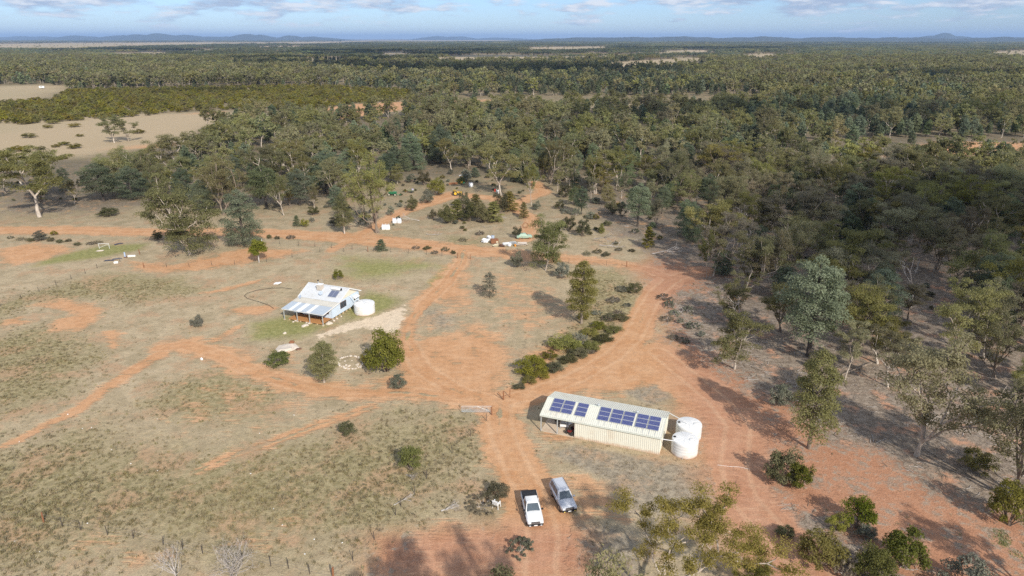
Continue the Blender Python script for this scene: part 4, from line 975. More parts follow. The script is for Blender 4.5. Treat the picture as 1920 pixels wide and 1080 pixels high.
# ------------------------------------------------------------------ grass tufts and litter
def tuft(seed, m, h, spread_, nb, wd):
    rg = np.random.default_rng(seed); V, F, tn = [], [], []
    for i in range(nb):
        a = rg.uniform(0, 6.28); q = rg.uniform(0, spread_); b = np.array([q * math.cos(a), q * math.sin(a), -.02]); a2 = rg.uniform(0, 6.28)
        hh = h * rg.uniform(.5, 1.2); lean = rg.uniform(.2, .9) * hh; t = b + np.array([math.cos(a2) * lean, math.sin(a2) * lean, hh]); s = np.array([-math.sin(a2), math.cos(a2), 0]) * wd
        mid_ = (b + t) / 2 + np.array([0, 0, hh * .18])
        k = len(V); V += [b - s, b + s, mid_ + s * .8, mid_ - s * .8, t + s * .2, t - s * .2]; F += [(k, k + 1, k + 2, k + 3), (k + 3, k + 2, k + 4, k + 5)]; tn += [rg.random()] * 6
    return np_mesh(f'tuft{seed}', V, F, [m], attrs={'tint': tn})
L_STRAW = leaf_mat('straw', (.37, .30, .19), (.50, .41, .28), (.46, .385, .27), .5)
L_OLG = leaf_mat('olive_grass', (.27, .23, .115), (.39, .33, .185), (.39, .33, .20), .5)
L_GRN = leaf_mat('green_grass', (.16, .175, .045), (.26, .255, .085), (.24, .23, .09), .25)
tf = [tuft(400 + i, L_STRAW, .16, .24, 12, .022) for i in range(3)] + [tuft(410 + i, L_OLG, .26, .28, 15, .026) for i in range(3)] + [tuft(420 + i, L_GRN, .15, .24, 14, .024) for i in range(2)]
n = 125000; Y = 50 + 92 * npr.random(n) ** 1.25; X = (npr.random(n) * 2 - 1) * .86 * (Y + 14)
mk = masks(X, Y); cl_ = np.sin(X * .37 + 3 * np.sin(Y * .21)) * np.sin(Y * .43 + 2 * np.sin(X * .17)) * .5 + .5
pr_ = np.clip((.10 + .75 * mk['olive'] + .35 * mk['greyg']) * (.35 + .9 * cl_), 0, 1) * (1 - np.clip(mk['dirt'] * 1.5, 0, 1)) * (1 - .8 * mk['red']) * (1 - mk['pale']) * (1 - .6 * mk['litter'])
hs_ = (X > -48) & (X < -24) & (Y > 112) & (Y < 132); sh_ = (np.abs((X - 18.8) * .935 - (Y - 74.6) * .355 + 8) < 8.4) & (((X - 18.8) * .355 + (Y - 74.6) * .935) > -.2) & (((X - 18.8) * .355 + (Y - 74.6) * .935) < 6.8)
s_ = (npr.random(n) < pr_) & ~hs_ & ~sh_; X, Y = X[s_], Y[s_]; mk = {k: v[s_] for k, v in mk.items()}; n = len(X)
kind = np.where(npr.random(n) < mk['green'] * .8, npr.integers(6, 8, n), np.where(npr.random(n) < .15 + .7 * mk['olive'] - .3 * mk['greyg'], npr.integers(3, 6, n), npr.integers(0, 3, n)))
scatter('grass', tf, np.stack([X, Y], -1), sizes(n, .45, 1.1), 'tussocky dry grass of the paddocks', idx=kind)
def stick(seed):
    rg = np.random.default_rng(seed); paths = []
    for _ in range(3):
        p = np.r_[rg.normal(size=2) * .5, .04]; a = rg.uniform(0, 6.28); L = rg.uniform(.5, 1.6); q = p + [math.cos(a) * L, math.sin(a) * L, rg.uniform(0, .16)]
        paths.append(([p, (p + q) / 2 + [rg.normal() * .08, rg.normal() * .08, .03], q], [.03, .024, .012]))
    V, F = tube_arrays(paths, 4); return np_mesh(f'stick{seed}', V, F, [B_DEAD if seed % 2 else B_MID])
P = np.concatenate([candidates(R_NEAR, 1100, 0), candidates([(1330, 700), (1460, 760), (1560, 830), (1720, 900), (1900, 960), (2000, 1000), (2000, 760), (1700, 700), (1500, 640)], 2600, 0), candidates([(1430, 930), (1560, 960), (1760, 1090), (1480, 1100)], 2600, 0), candidates([(1250, 560), (1255, 620), (1400, 730), (1440, 640), (1330, 520)], 2600, 0), candidates([(700, 380), (690, 430), (990, 440), (1240, 480), (1240, 380), (1000, 370), (870, 430)], 500, 0)])
P = P[(union(P[:, 0], P[:, 1], m_line, ROADS) < .4)]
scatter('twig_litter', [stick(i) for i in range(6)], P, sizes(len(P), .5, 1.3), 'grey fallen twigs littering the bush floor')

# ================================================================== BUILDINGS
M_CREAM = mat('cream_steel', (.68, .66, .555), .55, .06, 1.2, dirt=(.55, .44, .32, .45), splash=.55)
M_CREAMROOF = mat('cream_roof_steel', (.64, .63, .54), .55, .05, 1.5, dirt=(.55, .48, .38, .45))
M_TRIM = mat('trim_steel', (.62, .64, .55), .45, .04)
M_POST = mat('galvanised', (.50, .53, .53), .45, .1, metal=.3)
M_CONC = mat('concrete', (.56, .45, .33), .9, .15, 1.4, dirt=(.42, .26, .16, .6))
M_TANK = mat('tank_poly', (.70, .70, .68), .5, .06, .8, dirt=(.58, .50, .40, .55), splash=.5)
M_WHITE = mat('white_paint', (.78, .78, .76), .5, .04, dirt=(.6, .52, .42, .3))
M_PVC = mat('pvc_pipe', (.80, .80, .78), .4, .03)
M_DARK = mat('dark_void', (.03, .028, .025), .9, .2)
M_RUST = mat('rust', (.24, .105, .05), .85, .35, 5)
M_FRAME = mat('panel_frame', (.72, .73, .72), .35, .03, metal=.4)
def cell_mat():
    m = bpy.data.materials.new('solar_cells'); m.use_nodes = True; t = NT(m.node_tree)
    pos = t.node('ShaderNodeTexCoord').outputs['Object']
    br = t.node('ShaderNodeTexBrick'); t.put(br.inputs['Vector'], pos); br.offset = 0
    br.inputs['Color1'].default_value = (.035, .045, .155, 1); br.inputs['Color2'].default_value = (.042, .052, .175, 1); br.inputs['Mortar'].default_value = (.16, .18, .30, 1)
    br.inputs['Scale'].default_value = 1; br.inputs['Mortar Size'].default_value = .012; br.inputs['Brick Width'].default_value = .148; br.inputs['Row Height'].default_value = .138
    p = t.node('ShaderNodeBsdfPrincipled'); t.l.new(br.outputs[0], p.inputs['Base Color']); p.inputs['Roughness'].default_value = .16; p.inputs['Specular IOR Level'].default_value = .5
    o = t.node('ShaderNodeOutputMaterial'); t.l.new(p.outputs[0], o.inputs[0]); return m
M_CELL = cell_mat()
M_GLASS = mat('window_glass', (.05, .06, .07), .1, .1, spec=.6)

def ribbed(mb, p0, p1, z0, z1a, z1b, out, pitch=.26, dep=.026):
    """upright ribbed sheet from p0 to p1 (xy); top runs from z1a to z1b; out = outward normal"""
    p0, p1 = np.array(p0, float), np.array(p1, float); L = np.linalg.norm(p1 - p0); n = max(2, int(L / pitch)); o = np.array(out, float) * dep
    prof = []
    for i in range(n):
        for f, q in ((0, 0), (.55, 0), (.66, 1), (.89, 1)): prof.append(((i + f) / n, q))
    prof.append((1, 0)); V = []
    for f, q in prof:
        b = p0 + (p1 - p0) * f + o * q; V += [(*b, z0), (*b, z1a + (z1b - z1a) * f)]
    mb.add(V, [(2 * i, 2 * i + 2, 2 * i + 3, 2 * i + 1) for i in range(len(prof) - 1)])
def ribbed_roof(mb, a, b, c, d, n, dep=.03, th=.02):
    """sheet a-b along the eave, d-c along the top; ribs run from eave to top"""
    a, b, c, d = (np.array(q, float) for q in (a, b, c, d)); nrm = unit(np.cross(b - a, d - a))
    V = []; fr = []
    for i in range(n):
        for f, q in ((0, 0), (.6, 0), (.7, 1), (.9, 1)): fr.append(((i + f) / n, q))
    fr.append((1, 0))
    for f, q in fr: V += [a + (b - a) * f + nrm * dep * q, d + (c - d) * f + nrm * dep * q]
    k = len(fr); mb.add(V, [(2 * i, 2 * i + 2, 2 * i + 3, 2 * i + 1) for i in range(k - 1)])
    V2 = [np.array(v) - nrm * th for v in V]; mb.add(V2, [(2 * i + 1, 2 * i + 3, 2 * i + 2, 2 * i) for i in range(k - 1)])

YAW = R(-20.75)
# ---------------------------------------------------------------- farm shed
sx_, sy_ = gp(1236, 853)
shed = empty('farm_shed', (sx_, sy_, 0), YAW, 'long cream steel shed with rows of blue solar panels and an open bay', 'shed')
SL, SD, SE, SR, SB = 16.0, 6.6, 2.55, 3.42, 11.25
m = MB(); ribbed(m, (-SB, 0), (0, 0), 0, SE, SE, (0, -1)); m.build('front_wall', M_CREAM, shed)
m = MB(); ribbed(m, (0, SD), (-SB, SD), 0, SE, SE, (0, 1)); m.build('back_wall', M_CREAM, shed)
for nm, x, s in (('end_wall', 0, 1), ('partition_wall', -SB, -1)):
    m = MB(); pts = [(x, 0), (x, SD / 2), (x, SD)]
    if s > 0: ribbed(m, pts[0], pts[1], 0, SE, SR, (1, 0)); ribbed(m, pts[1], pts[2], 0, SR, SE, (1, 0))
    else: ribbed(m, pts[2], pts[1], 0, SE, SR, (-1, 0)); ribbed(m, pts[1], pts[0], 0, SR, SE, (-1, 0))
    m.build(nm, M_CREAM, shed)
m = MB().box(.05, .09, 2.2, 3.1, 1.2, 1.9); wn = m.build('window', M_TRIM, shed)
MB().box(.091, .10, 2.27, 3.03, 1.27, 1.83).build('pane', M_GLASS, wn)
ov = .14; slope = (SR - SE) / (SD / 2); ey = -ov; ez = SE + .06 - ov * slope
m = MB(); ribbed_roof(m, (-SL - .05, ey, ez), (.12, ey, ez), (.12, SD / 2, SR + .06), (-SL - .05, SD / 2, SR + .06), 62); m.build('front_roof', M_CREAMROOF, shed)
m = MB(); ribbed_roof(m, (.12, SD + ov, ez), (-SL - .05, SD + ov, ez), (-SL - .05, SD / 2, SR + .06), (.12, SD / 2, SR + .06), 62); m.build('back_roof', M_CREAMROOF, shed)
m = MB(); m.slab([(-SL - .07, SD / 2 - .16, SR + .06), (.14, SD / 2 - .16, SR + .06), (.14, SD / 2, SR + .115), (-SL - .07, SD / 2, SR + .115)], .02)
m.slab([(-SL - .07, SD / 2, SR + .115), (.14, SD / 2, SR + .115), (.14, SD / 2 + .16, SR + .06), (-SL - .07, SD / 2 + .16, SR + .06)], .02); m.build('ridge_cap', M_TRIM, shed)
for yy in (-ov - .11, SD + ov): MB().box(-SL - .06, .13, yy, yy + .11, ez - .13, ez - .02).build('gutter', M_TRIM, shed)
for x in (.125, -SL - .085):
    m = MB(); m.hexa([(x, -ov, ez - .12), (x + .03, -ov, ez - .12), (x + .03, SD / 2, SR - .06), (x, SD / 2, SR - .06), (x, -ov, ez + .045), (x + .03, -ov, ez + .045), (x + .03, SD / 2, SR + .10), (x, SD / 2, SR + .10)])
    m.hexa([(x, SD / 2, SR - .06), (x + .03, SD / 2, SR - .06), (x + .03, SD + ov, ez - .12), (x, SD + ov, ez - .12), (x, SD / 2, SR + .10), (x + .03, SD / 2, SR + .10), (x + .03, SD + ov, ez + .045), (x, SD + ov, ez + .045)])
    m.build('barge', M_TRIM, shed)
for x, y in ((-SL + .06, .06), (-13.65, .06), (-SL + .06, SD - .06), (-13.65, SD - .06)): MB().box(x - .06, x + .06, y - .06, y + .06, 0, SE - .1).build('post', M_POST, shed)
for y in (.0, SD - .1): MB().box(-SL, -SB - .05, y, y + .1, SE - .12, SE + .02).build('beam', M_POST, shed)
MB().box(-SL, -SB - .04, .0, SD, 0, .06).build('slab', M_CONC, shed)
# solar panels: columns of three, all on the front slope
sl_len = math.hypot(SD / 2, SR - SE); ang = math.atan2(SR - SE, SD / 2)
pf = MB().box(-.735, .735, -.40, .40, 0, .035).mesh('panel_frame', M_FRAME); pc = MB().box(-.705, .705, -.372, .372, .0352, .039).mesh('panel_cells', M_CELL)
for x0 in (.95, 2.53, 4.42, 7.50, 9.15, 10.73, 12.50, 14.08):
    for r_ in range(3):
        s_ = .82 + .40 + r_ * .835; o = link('solar_panel', pf, shed); o.location = (-SL + x0 + .735, s_ * math.cos(ang), SE + s_ * math.sin(ang) + .17); o.rotation_euler = (ang, 0, 0)
        link('cells', pc, o)
    for dx in (.35, 1.12):
        m = MB(); q = lambda s, dz: (-SL + x0 + dx, s * math.cos(ang), SE + s * math.sin(ang) + dz)
        a, b = q(.1, .11), q(3.25, .11); m.slab([(a[0] - .02, *a[1:]), (a[0] + .02, *a[1:]), (b[0] + .02, *b[1:]), (b[0] - .02, *b[1:])], .03); m.build('rail', M_FRAME, shed)
for xv in (-SL + 7.1, -SL + 12.35):
    v_ = MB().lathe([(.10, SR + .05), (.10, SR + .22), (.17, SR + .26), (.19, SR + .38), (.12, SR + .47), (.02, SR + .5)], 12, (xv, SD / 2 - .05)).build('roof_vent', M_POST, shed, smooth=True)
for pts in ([(.1, -.1, SE - .1), (.5, -.05, SE - .12), (2.2, .1, 2.42)], [(.1, SD + .1, SE - .1), (.6, SD - .3, SE - .1), (2.9, 4.9, 2.5)]):
    MB().tube(pts, .05, 8).build('downpipe', M_PVC, shed, smooth=True)

# ---------------------------------------------------------------- water tanks
def tank(x, y, r, h, label, rz=0):
    t_ = empty('water_tank', (x, y, 0), rz, label, 'water tank')
    prof = [(r * .985, 0)]
    nrib = 5
    for i in range(nrib):
        z0 = h * i / nrib; prof += [(r, z0 + .03), (r, z0 + h / nrib - .07), (r * .992, z0 + h / nrib - .035)]
    prof += [(r * .97, h + .02)]
    MB().lathe(prof, 40).build('wall', M_TANK, t_, smooth=True)
    MB().lathe([(r * .985, h + .021), (r * .96, h + .07), (r * .75, h + .14), (r * .4, h + .20), (r * .12, h + .23), (.04, h + .235)], 40).build('roof', M_TANK, t_, smooth=True)
    for k in range(12):
        a = 2 * math.pi * k / 12; c, s = math.cos(a), math.sin(a)
        MB().tube([(r * .93 * c, r * .93 * s, h + .085), (r * .6 * c, r * .6 * s, h + .17), (r * .2 * c, r * .2 * s, h + .225)], .025, 5).build('roof_rib', M_TANK, t_, smooth=True)
    MB().lathe([(.26, h + .16), (.26, h + .28), (.2, h + .31), (.02, h + .32)], 16, (r * .45, -r * .2)).build('lid', M_TANK, t_, smooth=True)
    MB().lathe([(.17, h + .10), (.17, h + .20), (.14, h + .21), (.02, h + .205)], 12, (-r * .78, -r * .1)).build('strainer', M_DARK, t_)
    MB().tube([(0, -r, .2), (0, -r - .18, .2), (0, -r - .2, .05)], .035, 6).build('outlet', M_POST, t_)
    return t_
tank(22.15, 75.3, 1.68, 1.95, 'nearer of the two white water tanks at the right end of the shed', R(-20))
tank(23.55, 79.0, 1.68, 1.95, 'farther of the two white water tanks at the right end of the shed', R(-12))
tank(-28.6, 123.0, 2.0, 1.95, 'white water tank beside the blue house', R(-30))

# ---------------------------------------------------------------- house
M_BLUE = mat('pale_blue_boards', (.55, .64, .73), .65, .05, 2.0, dirt=(.60, .60, .57, .4))
M_ROOF = mat('house_roof_steel', (.57, .585, .595), .5, .07, 1.2, dirt=(.46, .43, .38, .5), metal=.1)
M_SKIL = mat('skillion_steel', (.55, .525, .46), .5, .1, 1.2, dirt=(.42, .36, .28, .5))
M_SHB = mat('blue_sheet', (.40, .45, .50), .5, .06); M_SHW = mat('white_sheet', (.70, .71, .71), .45, .04)
M_CRM = mat('cream_boards', (.72, .66, .53), .6, .05); M_DECK = mat('timber_deck', (.46, .225, .085), .7, .2, 5); M_BRN = mat('brown_timber', (.16, .085, .055), .7, .2)
hx, hy = -33.9, 118.9
H_ = empty('weatherboard_house', (hx, hy, 0), YAW, 'pale blue weatherboard house with white iron roof and front verandah', 'house')
HL, T0, HD, HE, HR, FZ, VD = 8.7, 2.3, 7.0, 2.95, 4.55, .42, 3.0
def boards(mb, p0, p1, z0, zt0, zt1, out, pitch=.2, dep=.03):
    """lapped boards from p0 to p1; the top may slope from zt0 to zt1"""
    z = z0; p0 = np.array(p0, float); p1 = np.array(p1, float); o = np.array(out, float) * dep; zm = max(zt0, zt1)
    while z < zm - 1e-3:
        z2 = min(z + pitch, zm)
        def f(zz): # span where the sloping top is above zz
            if zt0 == zt1 or zz <= min(zt0, zt1): return 0, 1
            k = (zz - zt0) / (zt1 - zt0); return (k, 1) if zt1 > zt0 else (0, k)
        a0, b0 = f(z); a1, b1 = f(z2); P_ = lambda q: p0 + (p1 - p0) * q
        mb.add([(*(P_(a0) + o), z), (*(P_(b0) + o), z), (*P_(b1), z2), (*P_(a1), z2)], [(0, 1, 2, 3)])
        mb.add([(*P_(a0), z), (*P_(b0), z), (*(P_(b0) + o), z), (*(P_(a0) + o), z)], [(0, 1, 2, 3)]); z = z2
fzt = HE - .28 - T0 * .13
m = MB(); boards(m, (-HL, 0), (0, 0), FZ, fzt, fzt, (0, -1)); m.build('front_wall', M_BLUE, H_)
m = MB(); boards(m, (0, 0), (0, T0), FZ, fzt, HE - .1, (1, 0)); boards(m, (0, T0), (0, T0 + HD), FZ, HE - .02, HE - .02, (1, 0)); m.build('end_wall', M_BLUE, H_)
m = MB(); boards(m, (-HL, T0), (-HL, 0), FZ, HE - .1, fzt, (-1, 0)); boards(m, (-HL, T0 + HD), (-HL, T0), FZ, HE - .02, HE - .02, (-1, 0)); m.build('end_wall', M_BLUE, H_)
m = MB(); boards(m, (0, T0 + HD), (-HL, T0 + HD), FZ, HE, HE, (0, 1)); m.build('back_wall', M_BLUE, H_)
yr = T0 + HD / 2
for x, s in ((.04, 1), (-HL - .04, -1)):
    m = MB()
    if s > 0: boards(m, (x, T0), (x, yr), HE - .02, HE - .02, HR - .06, (1, 0)); boards(m, (x, yr), (x, T0 + HD), HE - .02, HR - .06, HE - .02, (1, 0))
    else: boards(m, (x, yr), (x, T0), HE - .02, HR - .06, HE - .02, (-1, 0)); boards(m, (x, T0 + HD), (x, yr), HE - .02, HE - .02, HR - .06, (-1, 0))
    m.build('gable', M_CRM, H_)
oh = .38; sl2 = (HR - HE) / (HD / 2); zf = HE - .2 * sl2; zb = HE - oh * sl2
fr_ = MB(); ribbed_roof(fr_, (-HL - oh, T0 - .2, zf), (oh, T0 - .2, zf), (oh, yr, HR), (-HL - oh, yr, HR), 60, .025); front = fr_.build('front_roof', M_ROOF, H_)
m = MB(); ribbed_roof(m, (oh, T0 + HD + oh, zb), (-HL - oh, T0 + HD + oh, zb), (-HL - oh, yr, HR), (oh, yr, HR), 60, .025); m.build('back_roof', M_ROOF, H_)
m = MB(); m.slab([(-HL - oh - .02, yr - .2, HR - .04), (oh + .02, yr - .2, HR - .04), (oh + .02, yr, HR + .07), (-HL - oh - .02, yr, HR + .07)], .02); m.slab([(-HL - oh - .02, yr, HR + .07), (oh + .02, yr, HR + .07), (oh + .02, yr + .2, HR - .04), (-HL - oh - .02, yr + .2, HR - .04)], .02); m.build('ridge_cap', M_ROOF, H_)
for x in (oh + .005, -HL - oh - .035):
    for (ya, za, yb, zb_) in ((T0 - .2, zf, yr, HR), (yr, HR, T0 + HD + oh, zb)):
        MB().hexa([(x, ya, za - .17), (x + .03, ya, za - .17), (x + .03, yb, zb_ - .17), (x, yb, zb_ - .17), (x, ya, za + .05), (x + .03, ya, za + .05), (x + .03, yb, zb_ + .05), (x, yb, zb_ + .05)]).build('barge_board', M_WHITE, H_)
MB().box(-HL - oh, oh, T0 - .33, T0 - .21, zf - .12, zf - .01).build('gutter', M_SKIL, H_)
zi, zm_, zo = HE - .24, 2.64, 2.30
ymid = .15
m = MB(); ribbed_roof(m, (-HL - .3, ymid, zm_), (.3, ymid, zm_), (.3, T0 - .02, zi + .12), (-HL - .3, T0 - .02, zi + .12), 56, .02); m.build('skillion_roof', M_SKIL, H_)
wds = [1.55, .75, 1.0, 1.05, 1.15, .85, 2.95]; xq = -HL - .3
for i, wd_ in enumerate(wds):
    k = max(3, int(wd_ / .16)); m = MB(); ribbed_roof(m, (xq + .004, -VD, zo), (xq + wd_ - .004, -VD, zo), (xq + wd_ - .004, ymid - .01, zm_ - .012), (xq + .004, ymid - .01, zm_ - .012), k, .02)
    m.build('roof_sheet', M_SHB if i % 2 == 0 else M_SHW, H_, label='white translucent verandah sheet' if i % 2 else 'blue-grey verandah sheet'); xq += wd_
MB().box(-HL - .3, .3, -VD - .1, -VD - .01, zo - .12, zo - .03).build('gutter', M_WHITE, H_)
MB().hexa([(.31, -VD, zo - .14), (.34, -VD, zo - .14), (.34, T0, zi - .05), (.31, T0, zi - .05), (.31, -VD, zo + .05), (.34, -VD, zo + .05), (.34, T0, zi + .16), (.31, T0, zi + .16)]).build('barge_board', M_WHITE, H_)
for x in (-HL, -HL * .66, -HL * .34, -.05):
    MB().box(x - .06, x + .06, -VD + .14, -VD + .26, 0, zo - .04).build('verandah_post', M_POST, H_)
    MB().box(x - .16, x + .16, -VD + .04, -VD + .36, 0, .12).build('footing', M_CONC, H_)
MB().box(-HL, .0, -VD + .1, -VD + .22, zo - .2, zo - .041).build('beam', M_WHITE, H_)
nb_ = 19
for i in range(nb_):
    y0 = -2.76 + i * 2.72 / nb_; MB().box(-HL + .9, -.1, y0, y0 + 2.72 / nb_ - .012, FZ - .06, FZ - .02).build('deck_board', M_DECK, H_)
for i in range(7):
    x = -HL + 1.0 + i * 1.25
    MB().box(x - .1, x + .1, -2.72, -2.52, 0, FZ - .19).build('stump', mat('sandstone', (.55, .42, .26), .9, .2, 3), H_)
MB().box(-HL + .9, -.1, -2.75, -2.70, FZ - .185, FZ - .062).build('fascia', M_DECK, H_)
for x, y in [(0 - .12, T0 + k * 1.15 - 2.0) for k in range(8)] + [(-HL + .12, T0 + k * 1.6 - 2) for k in range(6)]: MB().box(x - .12, x + .12, y - .12, y + .12, 0, FZ - .005).build('stump', MATS['sandstone'], H_)
for (x0, x1, z0, z1) in ((-HL + .45, -HL + 1.05, .95, 2.05), (-3.6, -2.4, 1.2, 2.0), (-1.6, -.7, 1.25, 1.9)):
    f_ = MB().box(x0 - .07, x1 + .07, -.075, -.031, z0 - .07, z1 + .07).build('window', M_WHITE if x0 < -3 else M_BRN, H_)
    MB().box(x0, x1, -.09, -.076, z0, z1).build('pane', M_GLASS, f_)
dr = MB().box(-HL + 1.35, -HL + 2.05, -.07, -.031, FZ, 2.1).build('door', M_DARK, H_); MB().box(-HL + 1.93, -HL + 1.98, -.11, -.071, 1.2, 1.3).build('handle', M_POST, dr)
dr = MB().box(-HL + 2.6, -HL + 3.55, -.07, -.031, FZ, 2.15).build('door', M_WHITE, H_); MB().box(-HL + 2.72, -HL + 3.43, -.08, -.071, FZ + .15, 2.03).build('pane', M_GLASS, dr)
for y0, y1, z0, z1 in ((2.9, 4.7, 1.35, 2.45),):
    f_ = MB().box(.031, .075, y0 - .08, y1 + .08, z0 - .08, z1 + .08).build('window', M_BRN, H_)
    for k in range(2): MB().box(.076, .09, y0 + k * .93, y0 + k * .93 + .85, z0, z1).build('pane', M_GLASS, f_)
hd_ = MB(); hd_.slab([(.04, 7.0, 2.35), (.75, 7.0, 2.05), (.75, 8.6, 2.05), (.04, 8.6, 2.35)], .03); hd_.build('window_awning', M_WHITE, H_)
f_ = MB().box(.031, .07, 7.3, 8.3, 1.3, 2.2).build('window', M_WHITE, H_); MB().box(.071, .085, 7.38, 8.22, 1.38, 2.12).build('pane', M_GLASS, f_)
MB().tube([(.1, 5.9, HE - .15), (.5, 5.9, HE - .3), (3.0, 5.2, 2.6)], .05, 8).build('downpipe', M_PVC, H_)
def onroof(s, x, dz=0): # s metres up the front slope from the eave
    a_ = math.atan2(HR - HE, HD / 2); return (x, T0 + s * math.cos(a_), HE + s * math.sin(a_) + dz), a_
# evaporative cooler on its dropper box
(px_, py_, pz_), ra = onroof(2.55, -HL + 3.15)
ck = MB().box(px_ - .52, px_ + .52, py_ - .5, py_ + .5, pz_ - .1, pz_ + .95).build('evaporative_cooler', mat('beige_plastic', (.56, .49, .41), .6, .06), H_, bevel=.05)
MB().box(px_ - .56, px_ + .56, py_ - .54, py_ + .54, pz_ + .951, pz_ + 1.07).build('cap', M_WHITE, ck, bevel=.03)
for k in range(6): MB().box(px_ - .4, px_ + .4, py_ - .525, py_ - .503, pz_ + .12 + k * .13, pz_ + .17 + k * .13).build('louvre', M_SKIL, ck)
(px_, py_, pz_), ra = onroof(3.2, -HL + 2.35)
fl = MB().lathe([(.08, pz_ - .1), (.08, pz_ + 1.1)], 10, (px_, py_)).build('flue', M_POST, H_); MB().lathe([(.15, pz_ + 1.1), (.16, pz_ + 1.25), (.03, pz_ + 1.36)], 10, (px_, py_)).build('cowl', M_DARK, fl)
m = MB()  # rooftop aerial
m.tube([(px_ + .9, py_, pz_), (px_ + .9, py_, pz_ + 1.6)], .02, 5)
for k in range(4): m.tube([(px_ + .9 - .35, py_, pz_ + 1.0 + k * .18), (px_ + 1.25, py_, pz_ + 1.0 + k * .18)], .01, 4)
m.build('aerial', M_POST, H_)
# solar water heater
(a0, b0, c0), ra = onroof(.75, -2.9, .14); (a1, b1, c1), _ = onroof(2.55, -2.9, .14)
hw = MB(); hw.slab([(-2.9, b0, c0), (-1.0, b0, c0), (-1.0, b1, c1), (-2.9, b1, c1)], .08); hw = hw.build('solar_heater', M_FRAME, H_)
for k in range(2):
    q = MB(); x0 = -2.86 + k * .93; f0, f1 = .02, .98
    q.slab([(x0, b0 + (b1 - b0) * f0, c0 + (c1 - c0) * f0 + .012), (x0 + .89, b0 + (b1 - b0) * f0, c0 + (c1 - c0) * f0 + .012), (x0 + .89, b0 + (b1 - b0) * f1, c0 + (c1 - c0) * f1 + .012), (x0, b0 + (b1 - b0) * f1, c0 + (c1 - c0) * f1 + .012)], .008); q.build('collector', mat('collector_glass', (.13, .15, .22), .2, .2, 3), hw)
MB().tube([(-3.0, b1 + .25, c1 + .28), (-.95, b1 + .25, c1 + .28)], .26, 14).build('storage_cylinder', M_WHITE, hw, smooth=True)
MB().tube([(-.949, b1 + .25, c1 + .28), (-.85, b1 + .25, c1 + .28)], .262, 14).build('end_cap', M_DARK, hw)
def dish(c, r, aim, name='satellite_dish'):
    m = MB(); q = Vector(aim).to_track_quat('Z', 'Y'); rs = []
    for rr, zz in ((r, .22 * r), (r * .7, .10 * r), (r * .3, .02 * r), (.01, 0), (r * .3, -.02), (r * .7, .10 * r - .025), (r, .22 * r - .02)):
        rs.append([tuple(Vector(c) + q @ Vector((rr * math.cos(t_), rr * math.sin(t_), zz))) for t_ in (2 * math.pi * k / 16 for k in range(16))])
    m.rings(rs); o = m.build(name, mat('dish_grey', (.42, .48, .56), .5, .05), H_, smooth=True)
    MB().tube([(c[0], c[1], c[2] - .55), tuple(c)], .025, 6).build('mast', M_POST, o); MB().tube([tuple(Vector(c) - Vector((0, 0, .2))), tuple(Vector(c) + q @ Vector((0, 0, r * .9)))], .015, 5).build('feed_arm', M_POST, o)
dish((-HL + .5, T0 - .55, HE + .12), .38, (-.3, -.8, .55)); (px_, py_, pz_), ra = onroof(.95, -HL + 4.3, .5); dish((px_, py_, pz_), .42, (.2, -.7, .7))
# furniture on the verandah
tb = empty('verandah_table', (hx, hy, 0), YAW, 'small table with chairs on the blue house verandah', 'table')
MB().box(-3.9, -2.6, -1.5, -.8, 1.1, 1.14).build('tabletop', M_POST, tb)
for x in (-3.8, -2.7):
    for y in (-1.42, -.88): MB().box(x - .03, x + .03, y - .03, y + .03, FZ - .02, 1.1).build('leg', M_BRN, tb)
# things in the shed bay
Sf = lambda x, y: (sx_ + x * math.cos(YAW) - y * math.sin(YAW), sy_ + x * math.sin(YAW) + y * math.cos(YAW))
x, y = Sf(-13.15, 1.9); tt = empty('laundry_tub', (x, y, .06), YAW + .2, 'white trough with a raised side standing on the shed slab', 'trough')
m = MB(); m.box(-.6, .6, -.42, -.36, .35, .7); m.box(-.6, .6, .36, .42, .35, .7); m.box(-.6, -.54, -.36, .36, .35, .7); m.box(.54, .6, -.36, .36, .35, .7); m.box(-.54, .54, -.36, .36, .35, .42); m.build('basin', M_WHITE, tt)
m = MB(); m.slab([(.61, -.36, .7), (1.1, -.36, 1.0), (1.1, .36, 1.0), (.61, .36, .7)], .04); m.build('side_flap', M_WHITE, tt)
for x in (-.5, .5):
    for y in (-.32, .32): MB().box(x - .03, x + .03, y - .03, y + .03, 0, .35).build('leg', M_POST, tt)
x, y = Sf(-11.85, .95); mw = empty('quad_bike', (x, y, .06), YAW + 1.2, 'dark red quad bike parked in the shade of the shed bay', 'quad bike')
MB().box(-.75, .75, -.26, .26, .42, .66).build('body', mat('dark_red_paint', (.20, .035, .03), .4), mw, bevel=.06); MB().box(-.55, .15, -.17, .17, .662, .8).build('seat', M_DARK, mw, bevel=.05)
MB().tube([(.42, -.35, .98), (.36, 0, .88), (.42, .35, .98)], .02, 6).build('handlebar', M_DARK, mw)
for x in (-.55, .58):
    for y in (-.42, .42): MB().wheel((x, y, .28), .28, .22).build('wheel', M_DARK, mw)
for k, (lx, ly, lab) in enumerate(((-15.0, 3.6, 'black outdoor chair at the back left of the shed slab'), (-14.35, 2.5, 'black outdoor chair in front of its twin on the shed slab'))):
    x, y = Sf(lx, ly); c = empty('outdoor_chair', (x, y, .06), YAW + .4 + k, lab, 'chair')
    MB().box(-.25, .25, -.25, .25, .42, .46).build('seat', M_DARK, c); MB().box(-.25, .25, .22, .26, .461, .95).build('backrest', M_DARK, c)
    for a in (-.22, .22):
        for b in (-.22, .22): MB().box(a - .02, a + .02, b - .02, b + .02, 0, .42).build('leg', M_DARK, c)

